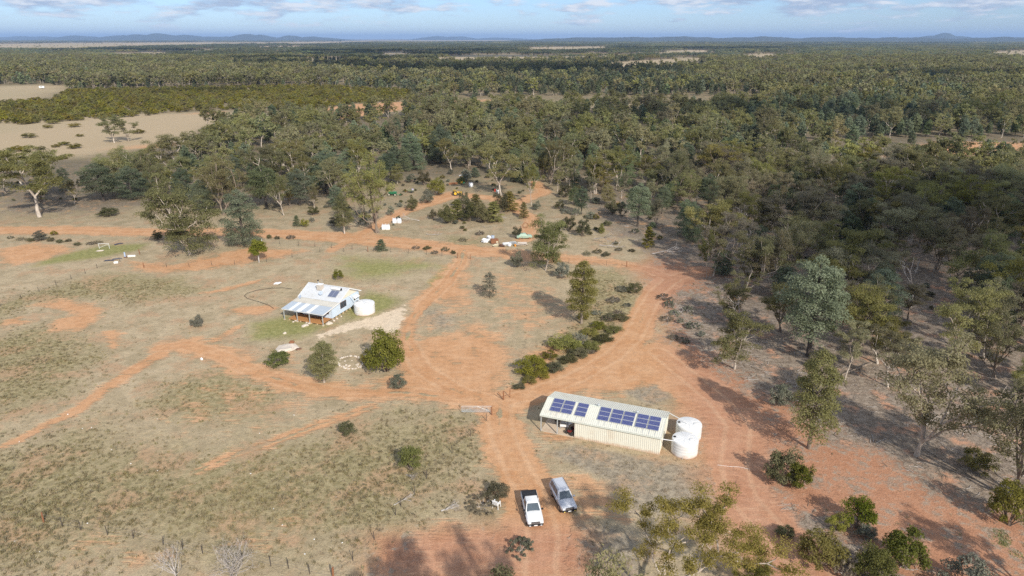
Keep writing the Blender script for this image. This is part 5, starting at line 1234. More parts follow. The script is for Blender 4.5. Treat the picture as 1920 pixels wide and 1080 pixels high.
# ================================================================== VEHICLES
M_TYRE = mat('tyre_rubber', (.03, .03, .03), .9, .2); M_RIM = mat('alloy', (.42, .42, .43), .35, .05, metal=.7); M_BLACK = mat('black_plastic', (.022, .022, .024), .6, .15)
M_CARW = mat('white_car_paint', (.74, .745, .73), .28, .02, spec=.5, dirt=(.62, .52, .42, .3), splash=.75); M_CARS = mat('silver_car_paint', (.56, .58, .62), .32, .03, metal=.15, dirt=(.50, .45, .41, .3), splash=.75)
M_LAMP = mat('headlamp_glass', (.70, .72, .74), .12, .05, spec=.7); M_WS = mat('windscreen_glass', (.075, .095, .11), .06, .25, 3, spec=.8); M_CHROME = mat('grille_black', (.05, .05, .052), .3, .2); M_PLATE = mat('number_plate', (.8, .8, .78), .5, .02)
M_RED = mat('tail_lamp', (.35, .02, .02), .25, .1); M_AMBER = mat('fog_lamp', (.65, .50, .12), .3, .1)
def ring(x, wb, w_, zb, zt, r=.12, crown=.03):
    return [(x, -wb, zb), (x, -w_, zb + .22), (x, -w_, zt - r), (x, -w_ + r * .75, zt - .015), (x, -w_ * .35, zt + crown), (x, w_ * .35, zt + crown), (x, w_ - r * .75, zt - .015), (x, w_, zt - r), (x, w_, zb + .22), (x, wb, zb)]
def vehicle(name, label, paint, body, cab, x, y, yaw, ute):
    v = empty(name, (x, y, 0), yaw, label, 'pickup' if ute else 'car')
    bd = MB(); bd.rings([ring(*s) for s in body]).build('body', paint, v, smooth=True)
    # greenhouse: base front, roof front, roof rear, base rear (x), heights, half widths
    xb, xr, xq, xe, zb, zt, wb, wt = cab
    lo = [(xb, -wb, zb), (xb, wb, zb), (xe, wb, zb), (xe, -wb, zb)]; hi = [(xr, -wt, zt - .05), (xr, wt, zt - .05), (xq, wt, zt - .03), (xq, -wt, zt - .03)]
    g = MB(); P4 = lambda f: [tuple(np.array(a) * (1 - f) + np.array(b) * f) for a, b in zip(lo, hi)]
    g.rings([P4(0), P4(.5), P4(1)]); cb_ = g.build('cabin', paint, v, bevel=.03, smooth=True)
    rf = MB(); rf.rings([[(xr + .02, -wt, zt - .06), (xr + .02, wt, zt - .06), (xq - .02, wt, zt - .05), (xq - .02, -wt, zt - .05)], [(xr - .10, -wt + .12, zt + .035), (xr - .10, wt - .12, zt + .035), (xq + .08, wt - .12, zt + .03), (xq + .08, -wt + .12, zt + .03)]])
    rf.build('roof', paint, v, smooth=True)
    def pane(nm, q, par=v, off=.012, m_=M_WS):
        q = [Vector(p) for p in q]; n = (q[1] - q[0]).cross(q[3] - q[0]).normalized(); c = sum(q, Vector()) / 4
        if n.dot(c - Vector(((xb + xe) / 2, 0, (zb + zt) / 2))) < 0: q = q[::-1]; n = -n
        mm = MB(); mm.slab([p + n * off for p in q], .02); return mm.build(nm, m_, par)
    def lerp(a, b, f): return tuple(np.array(a) * (1 - f) + np.array(b) * f)
    def face(a, b, c, d, u0, u1, v0, v1):
        f = lambda u_, v_: lerp(lerp(a, b, u_), lerp(d, c, u_), v_); return [f(u0, v0), f(u1, v0), f(u1, v1), f(u0, v1)]
    pane('windscreen', face(lo[0], lo[1], hi[1], hi[0], .06, .94, .05, .93))
    pane('rear_window', face(lo[2], lo[3], hi[3], hi[2], .12, .88, .2, .9))
    for a, b, c, d in ((lo[1], lo[2], hi[2], hi[1]), (lo[3], lo[0], hi[0], hi[3])):
        fl_ = a is lo[3]
        spans = ((.20, .50), (.54, .84)) if ute else ((.16, .40), (.43, .66), (.69, .93))
        for u0, u1 in spans: pane('side_window', face(a, b, c, d, 1 - u1 if fl_ else u0, 1 - u0 if fl_ else u1, .12, .88))
    xf = body[-1][0]
    front = body[-1]; W_ = .90
    MB().box(xf - .12, xf + .09, -W_ + .05, W_ - .05, .38, .66).build('bumper', M_BLACK, v, bevel=.05)
    gr = MB().box(xf - .03, xf + .055, -.48, .48, .67, .93).build('grille', M_CHROME, v, bevel=.02)
    for k in range(3): MB().box(xf + .056, xf + .066, -.44, .44, .71 + k * .075, .735 + k * .075).build('bar', M_RIM, gr)
    for s in (-1, 1):
        MB().hexa([(xf - .35, s * .88 - .02, .74), (xf - .35, s * .88 + .02, .74), (xf + .02, s * .72 + .14, .72), (xf + .04, s * .66 - .14, .72), (xf - .33, s * .86 - .02, .93), (xf - .33, s * .86 + .02, .93), (xf - .02, s * .72 + .14, .92), (xf, s * .66 - .14, .92)]).build('headlight', M_LAMP, v)
        MB().box(xf + .091, xf + .10, s * .62 - .09, s * .62 + .09, .45, .55).build('fog_light', M_AMBER if not ute else M_LAMP, v)
        mr = MB().box(xb - .32, xb - .12, s * (wb + .17) - .11, s * (wb + .17) + .11, zb + .0, zb + .17).build('mirror', M_BLACK if ute else paint, v, bevel=.03)
        MB().box(body[0][0] - .03, body[0][0] + .04, s * .78 - .09, s * .78 + .09, .75, 1.05).build('tail_light', M_RED, v)
    MB().box(xf + .091, xf + .10, -.19, .19, .46, .57).build('number_plate', M_PLATE, v)
    MB().box(body[0][0] - .1, body[0][0] - .02, -.8, .8, .42, .58).build('rear_bumper', M_CHROME, v, bevel=.03)
    L = xf - body[0][0]; xa, xz = body[0][0] + L * .23, body[0][0] + L * .80
    for xw in (xa, xz):
        for s in (-1, 1):
            w_ = MB().wheel((xw, s * .83, .39), .39, .26).build('wheel', M_TYRE, v, smooth=True)
            MB().wheel((xw, s * .90, .39), .25, .14, 12).build('rim', M_RIM, w_)
            ar = MB(); ar.rings([[(xw + r_ * math.cos(a_), s * .885 + yy, .39 + r_ * math.sin(a_)) for r_, yy in ((.45, -.02), (.52, -.02), (.52, .025), (.45, .025))] for a_ in np.linspace(-.1, math.pi + .1, 10)]); ar.build('wheel_arch', M_BLACK if ute else paint, v)
    for s in (-1, 1): MB().tube([(xa + .55, s * .9, .38), (xz - .55, s * .9, .38)], .05, 6).build('side_step', M_BLACK, v)
    return v
def spot(pxf, pyf, zf_, pxr, pyr, zr_, L, ff=.5):
    a = np.array(gp(pxf, pyf, zf_)); b = np.array(gp(pxr, pyr, zr_)); d_ = a - b; yaw = math.atan2(d_[1], d_[0]); c = (a + b) / 2
    return c[0], c[1], yaw
# stations: x, half width at the sill, half width, sill z, top z, edge radius, crown
x, y, yaw = spot(1003.5, 982, .42, 991.5, 922.5, 1.2, 5.3)
ub = [(-2.62, .78, .88, .5, 1.16, .05, 0), (-2.5, .84, .92, .42, 1.2, .05, 0), (-1.0, .84, .92, .4, 1.2, .05, 0), (-.95, .84, .92, .4, 1.18, .1, .0), (.7, .84, .92, .38, 1.14, .12, .02), (.95, .84, .92, .38, 1.13, .14, .04), (1.9, .84, .92, .38, 1.08, .16, .05), (2.4, .80, .88, .42, 1.0, .16, .04), (2.58, .70, .80, .5, .88, .12, .03)]
ute = vehicle('pickup', 'white double-cab pickup with black cargo tub on the dirt track', M_CARW, ub, (1.05, .35, -.82, -1.0, 1.10, 1.80, .86, .66), x, y, yaw, True)
tubm = MB(); tubm.box(-2.53, -1.02, -.80, .80, 1.203, 1.225); tubm.box(-2.55, -2.49, -.84, .84, 1.202, 1.275); tubm.box(-2.53, -1.02, -.86, -.80, 1.202, 1.28); tubm.box(-2.53, -1.02, .80, .86, 1.202, 1.28); tubm.build('tub_liner', M_BLACK, ute)
MB().tube([(-1.1, -.74, 1.26), (-1.16, -.62, 1.62), (-1.16, .62, 1.62), (-1.1, .74, 1.26)], .035, 8).build('sports_bar', M_BLACK, ute, smooth=True)
MB().tube([(1.35, -.93, 1.0), (1.05, -.93, 1.22), (.38, -.74, 1.78), (.32, -.74, 1.95)], .045, 8).build('snorkel', M_BLACK, ute, smooth=True)
x, y, yaw = spot(1065, 953, .42, 1045.5, 899, 1.7, 4.9)
sb_ = [(-2.36, .72, .82, .5, 1.12, .1, 0), (-2.25, .82, .90, .42, 1.16, .1, 0), (-1.0, .84, .93, .4, 1.16, .1, 0), (.6, .84, .93, .38, 1.15, .12, .02), (.95, .84, .93, .38, 1.13, .14, .05), (1.8, .84, .92, .38, 1.08, .16, .06), (2.25, .80, .87, .42, 1.0, .16, .04), (2.40, .70, .80, .5, .88, .12, .03)]
suv = vehicle('four_wheel_drive', 'silver four-wheel-drive wagon with roof rails parked beside the white pickup', M_CARS, sb_, (1.1, .42, -2.0, -2.25, 1.12, 1.84, .87, .66), x, y, yaw, False)
for s in (-1, 1):
    rr = MB().tube([(.25, s * .62, 1.88), (.15, s * .62, 1.94), (-1.75, s * .62, 1.94), (-1.85, s * .62, 1.88)], .022, 6).build('roof_rail', M_BLACK, suv)

# ================================================================== SMALL THINGS
def at(px, py): return gp(px, py)
def chair(px, py, rz, label):
    x, y = at(px, py); c = empty('plastic_chair', (x, y, 0), rz, label, 'chair'); M = M_WHITE
    MB().box(-.27, .27, -.26, .27, .42, .46).build('seat', M, c)
    b = MB()
    for k in range(5): b.hexa([(-.25 + k * .105, .24, .46), (-.18 + k * .105, .24, .46), (-.18 + k * .105, .28, .46), (-.25 + k * .105, .28, .46), (-.25 + k * .105, .36, .92), (-.18 + k * .105, .36, .92), (-.18 + k * .105, .40, .92), (-.25 + k * .105, .40, .92)])
    b.box(-.28, .28, .35, .41, .9, .97); b.build('backrest', M, c)
    for s in (-1, 1):
        MB().box(s * .28 - .03, s * .28 + .03, -.24, .3, .66, .70).build('armrest', M, c)
        for y_ in (-.22, .24): MB().hexa([(s * .30 - .03, y_ * 1.15 - .03, 0), (s * .30 + .03, y_ * 1.15 - .03, 0), (s * .30 + .03, y_ * 1.15 + .03, 0), (s * .30 - .03, y_ * 1.15 + .03, 0), (s * .28 - .03, y_ - .03, .66), (s * .28 + .03, y_ - .03, .66), (s * .28 + .03, y_ + .03, .66), (s * .28 - .03, y_ + .03, .66)]).build('leg', M, c)
    return c
ch_ = chair(931, 951, 2.7, 'white plastic garden chair tipped against the dark thicket'); ch_.scale = (1.2, 1.2, 1.15)
# ---------------------------------------------------------------- fences
M_PICKET = mat('steel_picket', (.075, .06, .05), .8, .3); M_TIMB = mat('grey_timber', (.22, .18, .15), .9, .3); M_WIRE = mat('fence_wire', (.20, .17, .15), .6, .2)
def fence(pts, gap, label, h=1.15, wires=3, strainers=True, white=()):
    P_ = [np.array(at(*p)) for p in pts]; o = P_[0]; f = empty('wire_fence', (o[0], o[1], 0), 0, label, 'fence'); rg = random.Random(len(pts))
    stops = []
    for a, b in zip(P_[:-1], P_[1:]):
        n = max(1, round(np.linalg.norm(b - a) / gap))
        for i in range(n): stops.append((a + (b - a) * i / n, i == 0))
    stops.append((P_[-1], True)); q = [s - o for s, _ in stops]
    for i, ((s, corner), l) in enumerate(zip(stops, q)):
        end = i in (0, len(stops) - 1); r_ = .10 if (end and strainers) else .045; hh = h * rg.uniform(.92, 1.1) * (1.1 if end else 1); tx, ty = rg.uniform(-.06, .06), rg.uniform(-.06, .06)
        MB().tube([(l[0], l[1], 0), (l[0] + tx, l[1] + ty, hh)], [r_, r_ * .85], 6).build('post', M_WHITE if i in white else (M_RUST if end and strainers else M_PICKET), f)
    for k in range(wires):
        z = .3 + .75 * k / max(1, wires - 1); MB().tube([(l[0], l[1], z) for l in q], .008, 3).build('wire', M_WIRE, f)
    return f
fence([(491, 456), (560, 461), (622, 465), (700, 471), (800, 477), (858, 484)], 5.0, 'wire fence along the near side of the upper road behind the house', white=(0,))
fence([(882, 486), (1000, 491), (1100, 495), (1175, 500)], 5.0, 'wire fence from the paddock gateway to the road bend')
fence([(270, 502), (355, 501), (440, 496), (500, 491), (548, 483), (600, 473), (690, 472)], 5.5, 'wire fence across the bare patch below the broad lone gum')
fence([(-40, 590), (40, 560), (105, 535), (160, 513), (182, 503), (225, 491), (262, 477)], 5.0, 'overgrown wire fence climbing across the left paddock')
fence([(922, 778), (912, 789), (882, 818), (848, 850), (800, 897), (777, 926), (752, 950), (742, 966), (702, 1012), (662, 1052), (625, 1085)], 4.2, 'wire fence running down from the open gate past the dark green bush')
fence([(82, 979), (152, 994), (202, 1003), (250, 1010), (306, 1022), (380, 1038), (455, 1050), (508, 1062), (541, 1066), (581, 1076), (625, 1085)], 3.2, 'wire fence crossing the bottom left paddock')
x, y = at(944, 750); st = empty('strainer_post', (x, y, 0), 0, 'rusty gatepost with slanting brace at the track junction', 'post')
MB().tube([(0, 0, 0), (0, 0, 1.45)], .09, 8).build('upright', M_RUST, st); MB().tube([(0, 0, .05), (-.75, .25, 1.2)], .05, 6).build('brace', M_RUST, st); MB().tube([(.95, .8, 0), (.95, .8, 1.35)], .06, 6).build('upright', M_RUST, st); MB().tube([(0, 0, .6), (.95, .8, .6)], .04, 6).build('rail', M_RUST, st)
g0, g1 = np.array(at(922, 775)), np.array(at(866, 775)); gd = g1 - g0; gl = np.linalg.norm(gd)
gt = empty('farm_gate', (g0[0], g0[1], 0), math.atan2(gd[1], gd[0]), 'open tubular farm gate standing across the grass beside the track', 'gate')
for z in (.25, .45, .65, .88, 1.15): MB().tube([(.05, 0, z), (gl, 0, z)], .022 if z not in (.25, 1.15) else .03, 6).build('rail', M_POST, gt)
for x in (.05, gl): MB().tube([(x, 0, .25), (x, 0, 1.15)], .03, 6).build('upright', M_POST, gt)
MB().tube([(.05, 0, .25), (gl * .5, 0, 1.15)], .018, 6).build('brace', M_POST, gt); MB().tube([(gl, 0, .25), (gl * .5, 0, 1.15)], .018, 6).build('brace', M_POST, gt)
# trough frame and pipes at the far left
x, y = at(196, 466); fr = empty('goal_frame', (x, y, 0), 0, 'white steel frame standing in the green grass at left', 'frame')
for x in (-1.3, 1.3): MB().tube([(x, 0, 0), (x, 0, 1.3)], .05, 6).build('upright', M_WHITE, fr)
MB().tube([(-1.3, 0, 1.3), (1.3, 0, 1.3)], .04, 6).build('rail', M_WHITE, fr); MB().tube([(-1.3, 0, .2), (1.3, 0, 1.2)], .03, 6).build('brace', M_WHITE, fr)
def slabthing(name, px, py, lx, ly, h, rz, m_, label, cat, lip=.0):
    x, y = at(px, py); o = empty(name, (x, y, 0), rz, label, cat)
    mm = MB(); mm.blob((0, 0, h * .5), lx / 2 * 1.08, ly / 2 * 1.08, h * .6, px, 11, 6, .10); mm.build('top', m_, o, smooth=True); return o
M_STONE = mat('pale_stone', (.60, .52, .43), .9, .15, 3, bump=.3)
slabthing('stone_slab', 188, 471, 1.7, .8, .25, .5, M_STONE, 'cream slab lying in the green grass below the white frame', 'slab')
for i, (px, py, lab) in enumerate(((204, 489, 'dark sheet of scrap lying left of the standing pump'), (219, 486, 'blue-black scrap sheet just left of the standing pump'), (222, 458, 'dark pile of poly pipe right of the white frame'))):
    x, y = at(px, py); o = empty('scrap_sheet', (x, y, 0), .2 + i * .3, lab, 'scrap')
    for k in range(4): MB().tube([(-1.1 + .1 * k, -.25 + k * .15, .06 + .03 * k), (0, -.2 + k * .16, .1 + .02 * k), (1.1, -.25 + k * .17, .06)], .05, 6).build('pipe', mat('blue_black_poly', (.03, .035, .06), .5), o)
x, y = at(235, 483); o = empty('pump', (x, y, 0), 0, 'upright pale blue pump on the bare patch at left', 'pump')
MB().tube([(0, 0, .25), (0, 0, 1.35)], [.2, .16], 10).build('cylinder', mat('pale_blue_paint', (.40, .48, .62), .5), o, smooth=True); MB().box(-.25, .45, -.25, .25, 0, .26).build('base', M_BRN, o)
x, y = at(247, 481); o = empty('trough', (x, y, 0), .15, 'long white trough lying right of the pump', 'trough'); m = MB(); m.box(-.9, .9, -.22, -.16, 0, .32); m.box(-.9, .9, .16, .22, 0, .32); m.box(-.9, -.84, -.16, .16, 0, .32); m.box(.84, .9, -.16, .16, 0, .32); m.box(-.84, .84, -.16, .16, 0, .06); m.build('shell', M_WHITE, o)
x, y = at(218, 494); o = empty('drum', (x, y, .22), .4, 'white drum lying on its side below the blue-black scrap', 'drum'); MB().tube([(-.45, 0, 0), (-.15, 0, 0), (.15, 0, 0), (.45, 0, 0)], [.27, .29, .29, .27], 12).build('shell', M_WHITE, o, smooth=True); MB().tube([(.451, 0, 0), (.47, 0, 0)], .25, 12).build('lid', M_BRN, o)
# ---------------------------------------------------------------- bulk bags
M_BAG = mat('woven_bag', (.74, .745, .75), .8, .06, 3, bump=.3)
def bag(px, py, label, rz=0, s=1.0):
    x, y = at(px, py); o = empty('bulk_bag', (x, y, 0), rz, label, 'bulk bag'); o.scale = (s, s, s)
    rs = [[(r_ * c_ + rj * math.sin(3.1 * k + z * 4), r_ * s_ + rj * math.cos(2.3 * k), z) for k, (c_, s_) in enumerate(((-1, -1), (0, -1.1), (1, -1), (1.1, 0), (1, 1), (0, 1.1), (-1, 1), (-1.1, 0)))] for r_, z, rj in ((.44, 0, .0), (.50, .15, .02), (.50, .6, .03), (.47, .95, .03), (.38, 1.1, .05), (.1, 1.12, .02))]
    MB().rings(rs).build('sack', M_BAG, o, smooth=True)
    for a, b in ((-1, -1), (1, -1), (1, 1), (-1, 1)): MB().tube([(a * .42, b * .42, .92), (a * .40, b * .40, 1.28), (a * .30, b * .42, 1.30), (a * .28, b * .42, .95)], .03, 5).build('lifting_loop', M_BAG, o)
    return o
bag(740, 418, 'left bag of the rear pair of white bulk bags by the thick gum', .2, 1.15); bag(749, 418, 'right bag of the rear pair of white bulk bags by the thick gum', .1, 1.15)
bag(720, 430, 'left bag of the front pair of white bulk bags by the thick gum', .1, 1.15); bag(727, 430, 'right bag of the front pair of white bulk bags by the thick gum', .3, 1.15)
bag(883, 350, 'single white bulk bag at the back right of the machinery clearing', .4, 1.25)
bag(934, 363, 'white bulk bag half hidden behind the trunk of the big clearing gum', .4, 1.1)
# ---------------------------------------------------------------- rubbish heap
def crumple(name, px, py, r, h, m_, label, cat, seed):
    x, y = at(px, py); o = empty(name, (x, y, 0), seed, label, cat); MB().blob((0, 0, h * .45), r, r * .75, h * .55, seed, 10, 6, .28).build('heap', m_, o)
    MB().blob((r * .3, -r * .2, h * .8), r * .4, r * .35, h * .3, seed + 1, 8, 5, .3).build('fold', m_, o); return o
crumple('white_sack', 910, 455, .95, 1.1, M_BAG, 'large white crumpled sack at the left end of the rubbish heap', 'sack', 3)
crumple('white_sack', 917, 450, .7, 1.3, M_BAG, 'taller white sack behind the left end of the rubbish heap', 'sack', 5)
x, y = at(927, 456); o = empty('rusty_tank', (x, y, 0), .2, 'rusty brown cube tank in the rubbish heap', 'tank')
MB().box(-1.0, 1.0, -.7, .7, .15, 1.15).build('shell', M_RUST, o, bevel=.08); MB().box(-.9, .9, -.6, .6, 0, .151).build('skid', M_BRN, o); MB().box(.35, .85, -.74, -.701, .3, .7).build('patch', mat('cream_patch', (.6, .5, .35), .8), o)
x, y = at(924, 449); o = empty('blue_drum', (x, y, 0), .2, 'grey-blue drum standing behind the rusty cube tank', 'drum'); MB().lathe([(.42, 0), (.45, .1), (.45, .95), (.4, 1.1), (.05, 1.12)], 14).build('shell', mat('grey_blue', (.36, .42, .5), .5), o, smooth=True); MB().lathe([(.07, 1.12), (.07, 1.2)], 8).build('cap', M_BLACK, o)
for i, (px, py, lx, ly, rz, m_, lab) in enumerate(((950, 460, 2.4, .8, .5, M_WHITE, 'white sheets of scrap in the middle of the rubbish heap'), (940, 462, 1.6, .7, -.3, M_BRN, 'dark boards in front of the rusty cube tank'), (962, 458, 2.0, .8, .2, mat('grey_scrap', (.42, .44, .45), .6), 'grey iron sheets right of the white scrap in the heap'), (978, 460, 3.0, .9, .1, M_STONE, 'pale boards at the right end of the rubbish heap'), (930, 462, 1.4, .6, .3, mat('pale_yellow', (.66, .6, .42), .7), 'pale yellow boards at the front left of the rubbish heap'))):
    x, y = at(px, py); o = empty('scrap_pile', (x, y, 0), rz, lab, 'scrap'); rg = random.Random(i)
    for k in range(6):
        a, b, z = rg.uniform(-.4, .4), rg.uniform(-.3, .3), .08 + k * .11; mm = MB(); t1, t2 = rg.uniform(-.12, .12), rg.uniform(-.1, .1)
        hx_, hy_ = lx * rg.uniform(.3, .5), ly * rg.uniform(.3, .5); mm.slab([(a - hx_, b - hy_, z - t1), (a + hx_, b - hy_, z + t1), (a + hx_, b + hy_, z + t1 + t2), (a - hx_, b + hy_, z - t1 + t2)], .05); mm.build('sheet', m_, o)
x, y = at(966, 462); o = empty('bucket', (x, y, 0), 0, 'orange bucket in the rubbish heap', 'bucket'); MB().lathe([(.22, 0), (.3, .55), (.27, .55), (.2, .06), (.02, .06)], 14).build('pail', mat('orange_plastic', (.70, .30, .05), .5), o, smooth=True); MB().tube([(-.29, 0, .5), (-.2, 0, .75), (.2, 0, .75), (.29, 0, .5)], .02, 5).build('handle', M_BLACK, o)
crumple('white_bag', 955, 462, .5, .7, M_BAG, 'small white bundle at the front of the rubbish heap', 'sack', 9)
x, y = at(983, 447); o = empty('wrecked_car', (x, y, 0), R(8), 'pale green wrecked car body behind the fence gum', 'car')
pg = mat('pale_green_paint', (.33, .46, .36), .55, .1, dirt=(.3, .2, .13, .5))
MB().rings([ring(-2.1, .6, .75, .35, .85), ring(-1.9, .75, .82, .3, .95), ring(.6, .78, .84, .3, .98), ring(1.8, .75, .82, .3, .9), ring(2.05, .6, .75, .4, .75)]).build('body', pg, o, smooth=True)
MB().rings([[(a, -b, z), (a2, -b, z), (a2, b, z), (a, b, z)] for a, a2, b, z in ((-1.6, .9, .74, .96), (-1.1, .3, .6, 1.42), (-1.0, .2, .5, 1.45))]).build('roof', pg, o)
mm = MB(); mm.slab([(.93, -.66, 1.0), (.93, .66, 1.0), (.36, .55, 1.40), (.36, -.55, 1.40)], .02); mm.build('windscreen', M_GLASS, o)
for xw in (-1.3, 1.25):
    for s in (-1, 1): MB().wheel((xw, s * .72, .28), .28, .18, 12).build('wheel', M_RUST, o)
x, y = at(985, 428); o = empty('rusty_ring', (x, y, .05), .3, 'rusty iron ring leaning behind the pale green wreck', 'ring')
m = MB(); m.rings([[((.75 + .09 * math.cos(t_)) * math.cos(a_), .09 * math.sin(t_), .82 + (.75 + .09 * math.cos(t_)) * math.sin(a_)) for t_ in (0, 1.57, 3.14, 4.71)] for a_ in np.linspace(0, 2 * math.pi, 22)], cap=False); m.build('hoop', M_RUST, o, smooth=True)
# ---------------------------------------------------------------- machinery in the clearing
M_YEL = mat('tractor_yellow', (.68, .42, .03), .5, .1); M_JD = mat('implement_green', (.035, .22, .10), .5, .15)
x, y = at(857, 366); o = empty('yellow_tractor', (x, y, 0), R(12), 'old yellow tractor parked in the machinery clearing', 'tractor')
MB().box(-.2, 1.7, -.32, .32, .75, 1.25).build('bonnet', M_YEL, o, bevel=.08); MB().box(-1.0, -.2, -.35, .35, .6, 1.0).build('gearbox', M_RUST, o); MB().box(-.85, -.4, -.22, .22, 1.1, 1.2).build('seat', M_BLACK, o); MB().tube([(.6, .1, 1.25), (.6, .1, 2.0)], .05, 6).build('exhaust', M_RUST, o); MB().tube([(-.1, 0, 1.1), (-.35, 0, 1.45)], .03, 5).build('steering_column', M_BLACK, o)
for s in (-1, 1):
    w_ = MB().wheel((-.7, s * .8, .78), .78, .36).build('rear_wheel', M_TYRE, o); MB().wheel((-.7, s * .92, .78), .48, .2, 12).build('rim', M_YEL, w_); w_ = MB().wheel((1.45, s * .65, .42), .42, .22).build('front_wheel', M_TYRE, o); MB().wheel((1.45, s * .72, .42), .24, .12, 12).build('rim', M_YEL, w_); MB().box(-1.25, -.2, s * .78 - .22, s * .78 + .22, 1.58, 1.64).build('mudguard', M_YEL, o)
x, y = at(740, 367); o = empty('green_seeder', (x, y, 0), R(-8), 'green farm implement at the left of the machinery clearing', 'implement')
MB().hexa([(-1.9, -.4, .7), (.6, -.4, .7), (.6, .4, .7), (-1.9, .4, .7), (-2.0, -.65, 1.35), (.7, -.65, 1.35), (.7, .65, 1.35), (-2.0, .65, 1.35)]).build('hopper', M_JD, o); MB().box(-2.1, .8, -.1, .1, .45, .69).build('frame', M_JD, o); MB().tube([(.8, 0, .55), (2.3, 0, .4)], .07, 6).build('drawbar', M_JD, o)
for xw in (-1.7, .4): w_ = MB().wheel((xw, -.75, .45), .45, .2).build('wheel', M_TYRE, o); MB().wheel((xw, -.82, .45), .25, .1, 10).build('rim', mat('cream_rim', (.6, .55, .4), .6), w_)
for k in range(7): MB().tube([(-1.8 + k * .38, .5, .6), (-1.9 + k * .38, .75, .05)], .03, 5).build('tine', M_RUST, o)
x, y = at(771, 361); o = empty('trailer', (x, y, 0), R(10), 'small dark trailer right of the green implement', 'trailer')
MB().box(-1.1, 1.1, -.7, .7, .5, .6).build('tray', M_BLACK, o); m = MB(); m.box(-1.1, 1.1, -.7, -.65, .601, .9); m.box(-1.1, 1.1, .65, .7, .601, .9); m.build('sides', mat('olive_steel', (.16, .17, .09), .7), o); MB().box(.2, .9, -.4, .4, .61, 1.3).build('load', mat('mauve_crate', (.4, .36, .44), .6), o); MB().tube([(-1.1, 0, .5), (-2.2, 0, .45)], .05, 6).build('drawbar', M_RUST, o)
for s in (-1, 1): MB().wheel((.1, s * .82, .33), .33, .18).build('wheel', M_TYRE, o)
x, y = at(850, 346); o = empty('rusty_plough', (x, y, 0), .3, 'dark rusty plough in the back of the machinery clearing', 'plough')
MB().tube([(-1.5, 0, .7), (1.5, 0, .7)], .08, 6).build('beam', M_RUST, o); MB().tube([(0, 0, .7), (0, 0, 1.8)], .06, 6).build('mast', M_RUST, o)
for k in range(6): d_ = MB(); xx = -1.4 + k * .55; d_.tube([(xx, -.06, .34), (xx, .06, .34)], .34, 12); d_.build('disc', M_RUST, o)
x, y = at(867, 346); o = empty('small_machine', (x, y, 0), .3, 'small yellow and green machine right of the rusty plough', 'machine')
MB().box(-.6, .1, -.4, .4, .5, 1.2).build('engine_cover', M_YEL, o, bevel=.05); MB().box(.12, .8, -.35, .35, .45, .9).build('hopper', M_JD, o)
for s in (-1, 1): MB().wheel((-.2, s * .5, .32), .32, .15).build('wheel', M_TYRE, o)
x, y = at(866, 330); o = empty('white_sheet', (x, y, 0), .1, 'white curved sheet lying at the back of the machinery clearing', 'sheet'); m = MB()
m.rings([[(-1.1 + i * .22, -.6, .12 + .3 * math.sin(i / 10 * math.pi)), (-1.1 + i * .22, .6, .12 + .3 * math.sin(i / 10 * math.pi)), (-1.1 + i * .22, .6, .08 + .3 * math.sin(i / 10 * math.pi)), (-1.1 + i * .22, -.6, .08 + .3 * math.sin(i / 10 * math.pi))] for i in range(11)]); m.build('panel', M_WHITE, o)
x, y = at(892, 333); o = empty('dark_scrap', (x, y, 0), .2, 'dark metal scrap beside the grey bush at the back of the clearing', 'scrap')
for k in range(5): MB().tube([(-1 + k * .3, -.4, .1), (-.6 + k * .3, .3, .6 - .1 * k), (.2 + k * .2, .2, .2)], .07, 6).build('bar', M_BLACK, o)
x, y = at(928, 359); o = empty('red_drum', (x, y, 0), 0, 'red drum in shade left of the big clearing gum', 'drum'); MB().lathe([(.3, 0), (.31, .4), (.3, .85), (.03, .87)], 14).build('shell', mat('red_paint', (.55, .05, .03), .5), o, smooth=True); MB().lathe([(.06, .87), (.06, .93)], 8).build('cap', M_BLACK, o)
# far shed in the clearing at the top left
x, y = at(79, 166); o = empty('white_caravan', (x, y, 0), .3, 'tiny white caravan in the sandy clearing at far left', 'caravan'); MB().box(-2.4, 2.4, -1.1, 1.1, .5, 2.6).build('body', M_WHITE, o, bevel=.2); MB().box(-1.2, .6, -1.13, -1.101, 1.5, 2.1).build('window', M_GLASS, o)
for s in (-1, 1): MB().wheel((0, s * 1.0, .35), .35, .2).build('wheel', M_TYRE, o)
# ---------------------------------------------------------------- house yard
pts = [(548, 542), (530, 540), (505, 541), (480, 545), (464, 550), (458, 555), (464, 560), (485, 566), (505, 573), (513, 579)]
o = at(*pts[0]); MB().tube([(*(np.array(at(*p)) - o), .05) for p in pts], .045, 5).build('poly_pipe', M_BLACK, smooth=True, label='black poly pipe looping across the lawn left of the house', cat='pipe').location = (o[0], o[1], 0)
rs_ = random.Random(4)
def rock(px, py, r, label, group=None, name='rock', m_=None, flat=.6):
    x, y = at(px, py); s = rs_.randrange(999)
    return tag(MB().blob((0, 0, r * flat * .4), r, r * rs_.uniform(.6, .9), r * flat, s, 8, 5, .25).build(name, m_ or M_STONE), label, 'rock', group), x, y
def put_rock(*a, **k): o, x, y = rock(*a, **k); o.location = (x, y, 0); o.rotation_euler[2] = rs_.uniform(0, 6)
for k in range(34):
    a = k / 34 * 6.28 + rs_.uniform(-.06, .06); q = rs_.uniform(.92, 1.05)
    put_rock(658 + 24 * q * math.cos(a), 680 + 12.5 * q * math.sin(a), rs_.uniform(.14, .26), 'whitish stone in the garden ring left of the large round bush', 'stones of the garden ring', name='garden_stone')
for k in range(14): put_rock(658 + rs_.uniform(-14, 16), 682 + rs_.uniform(-6, 8), rs_.uniform(.12, .22), 'whitish stone in the garden ring left of the large round bush', 'stones of the garden ring', name='garden_stone')
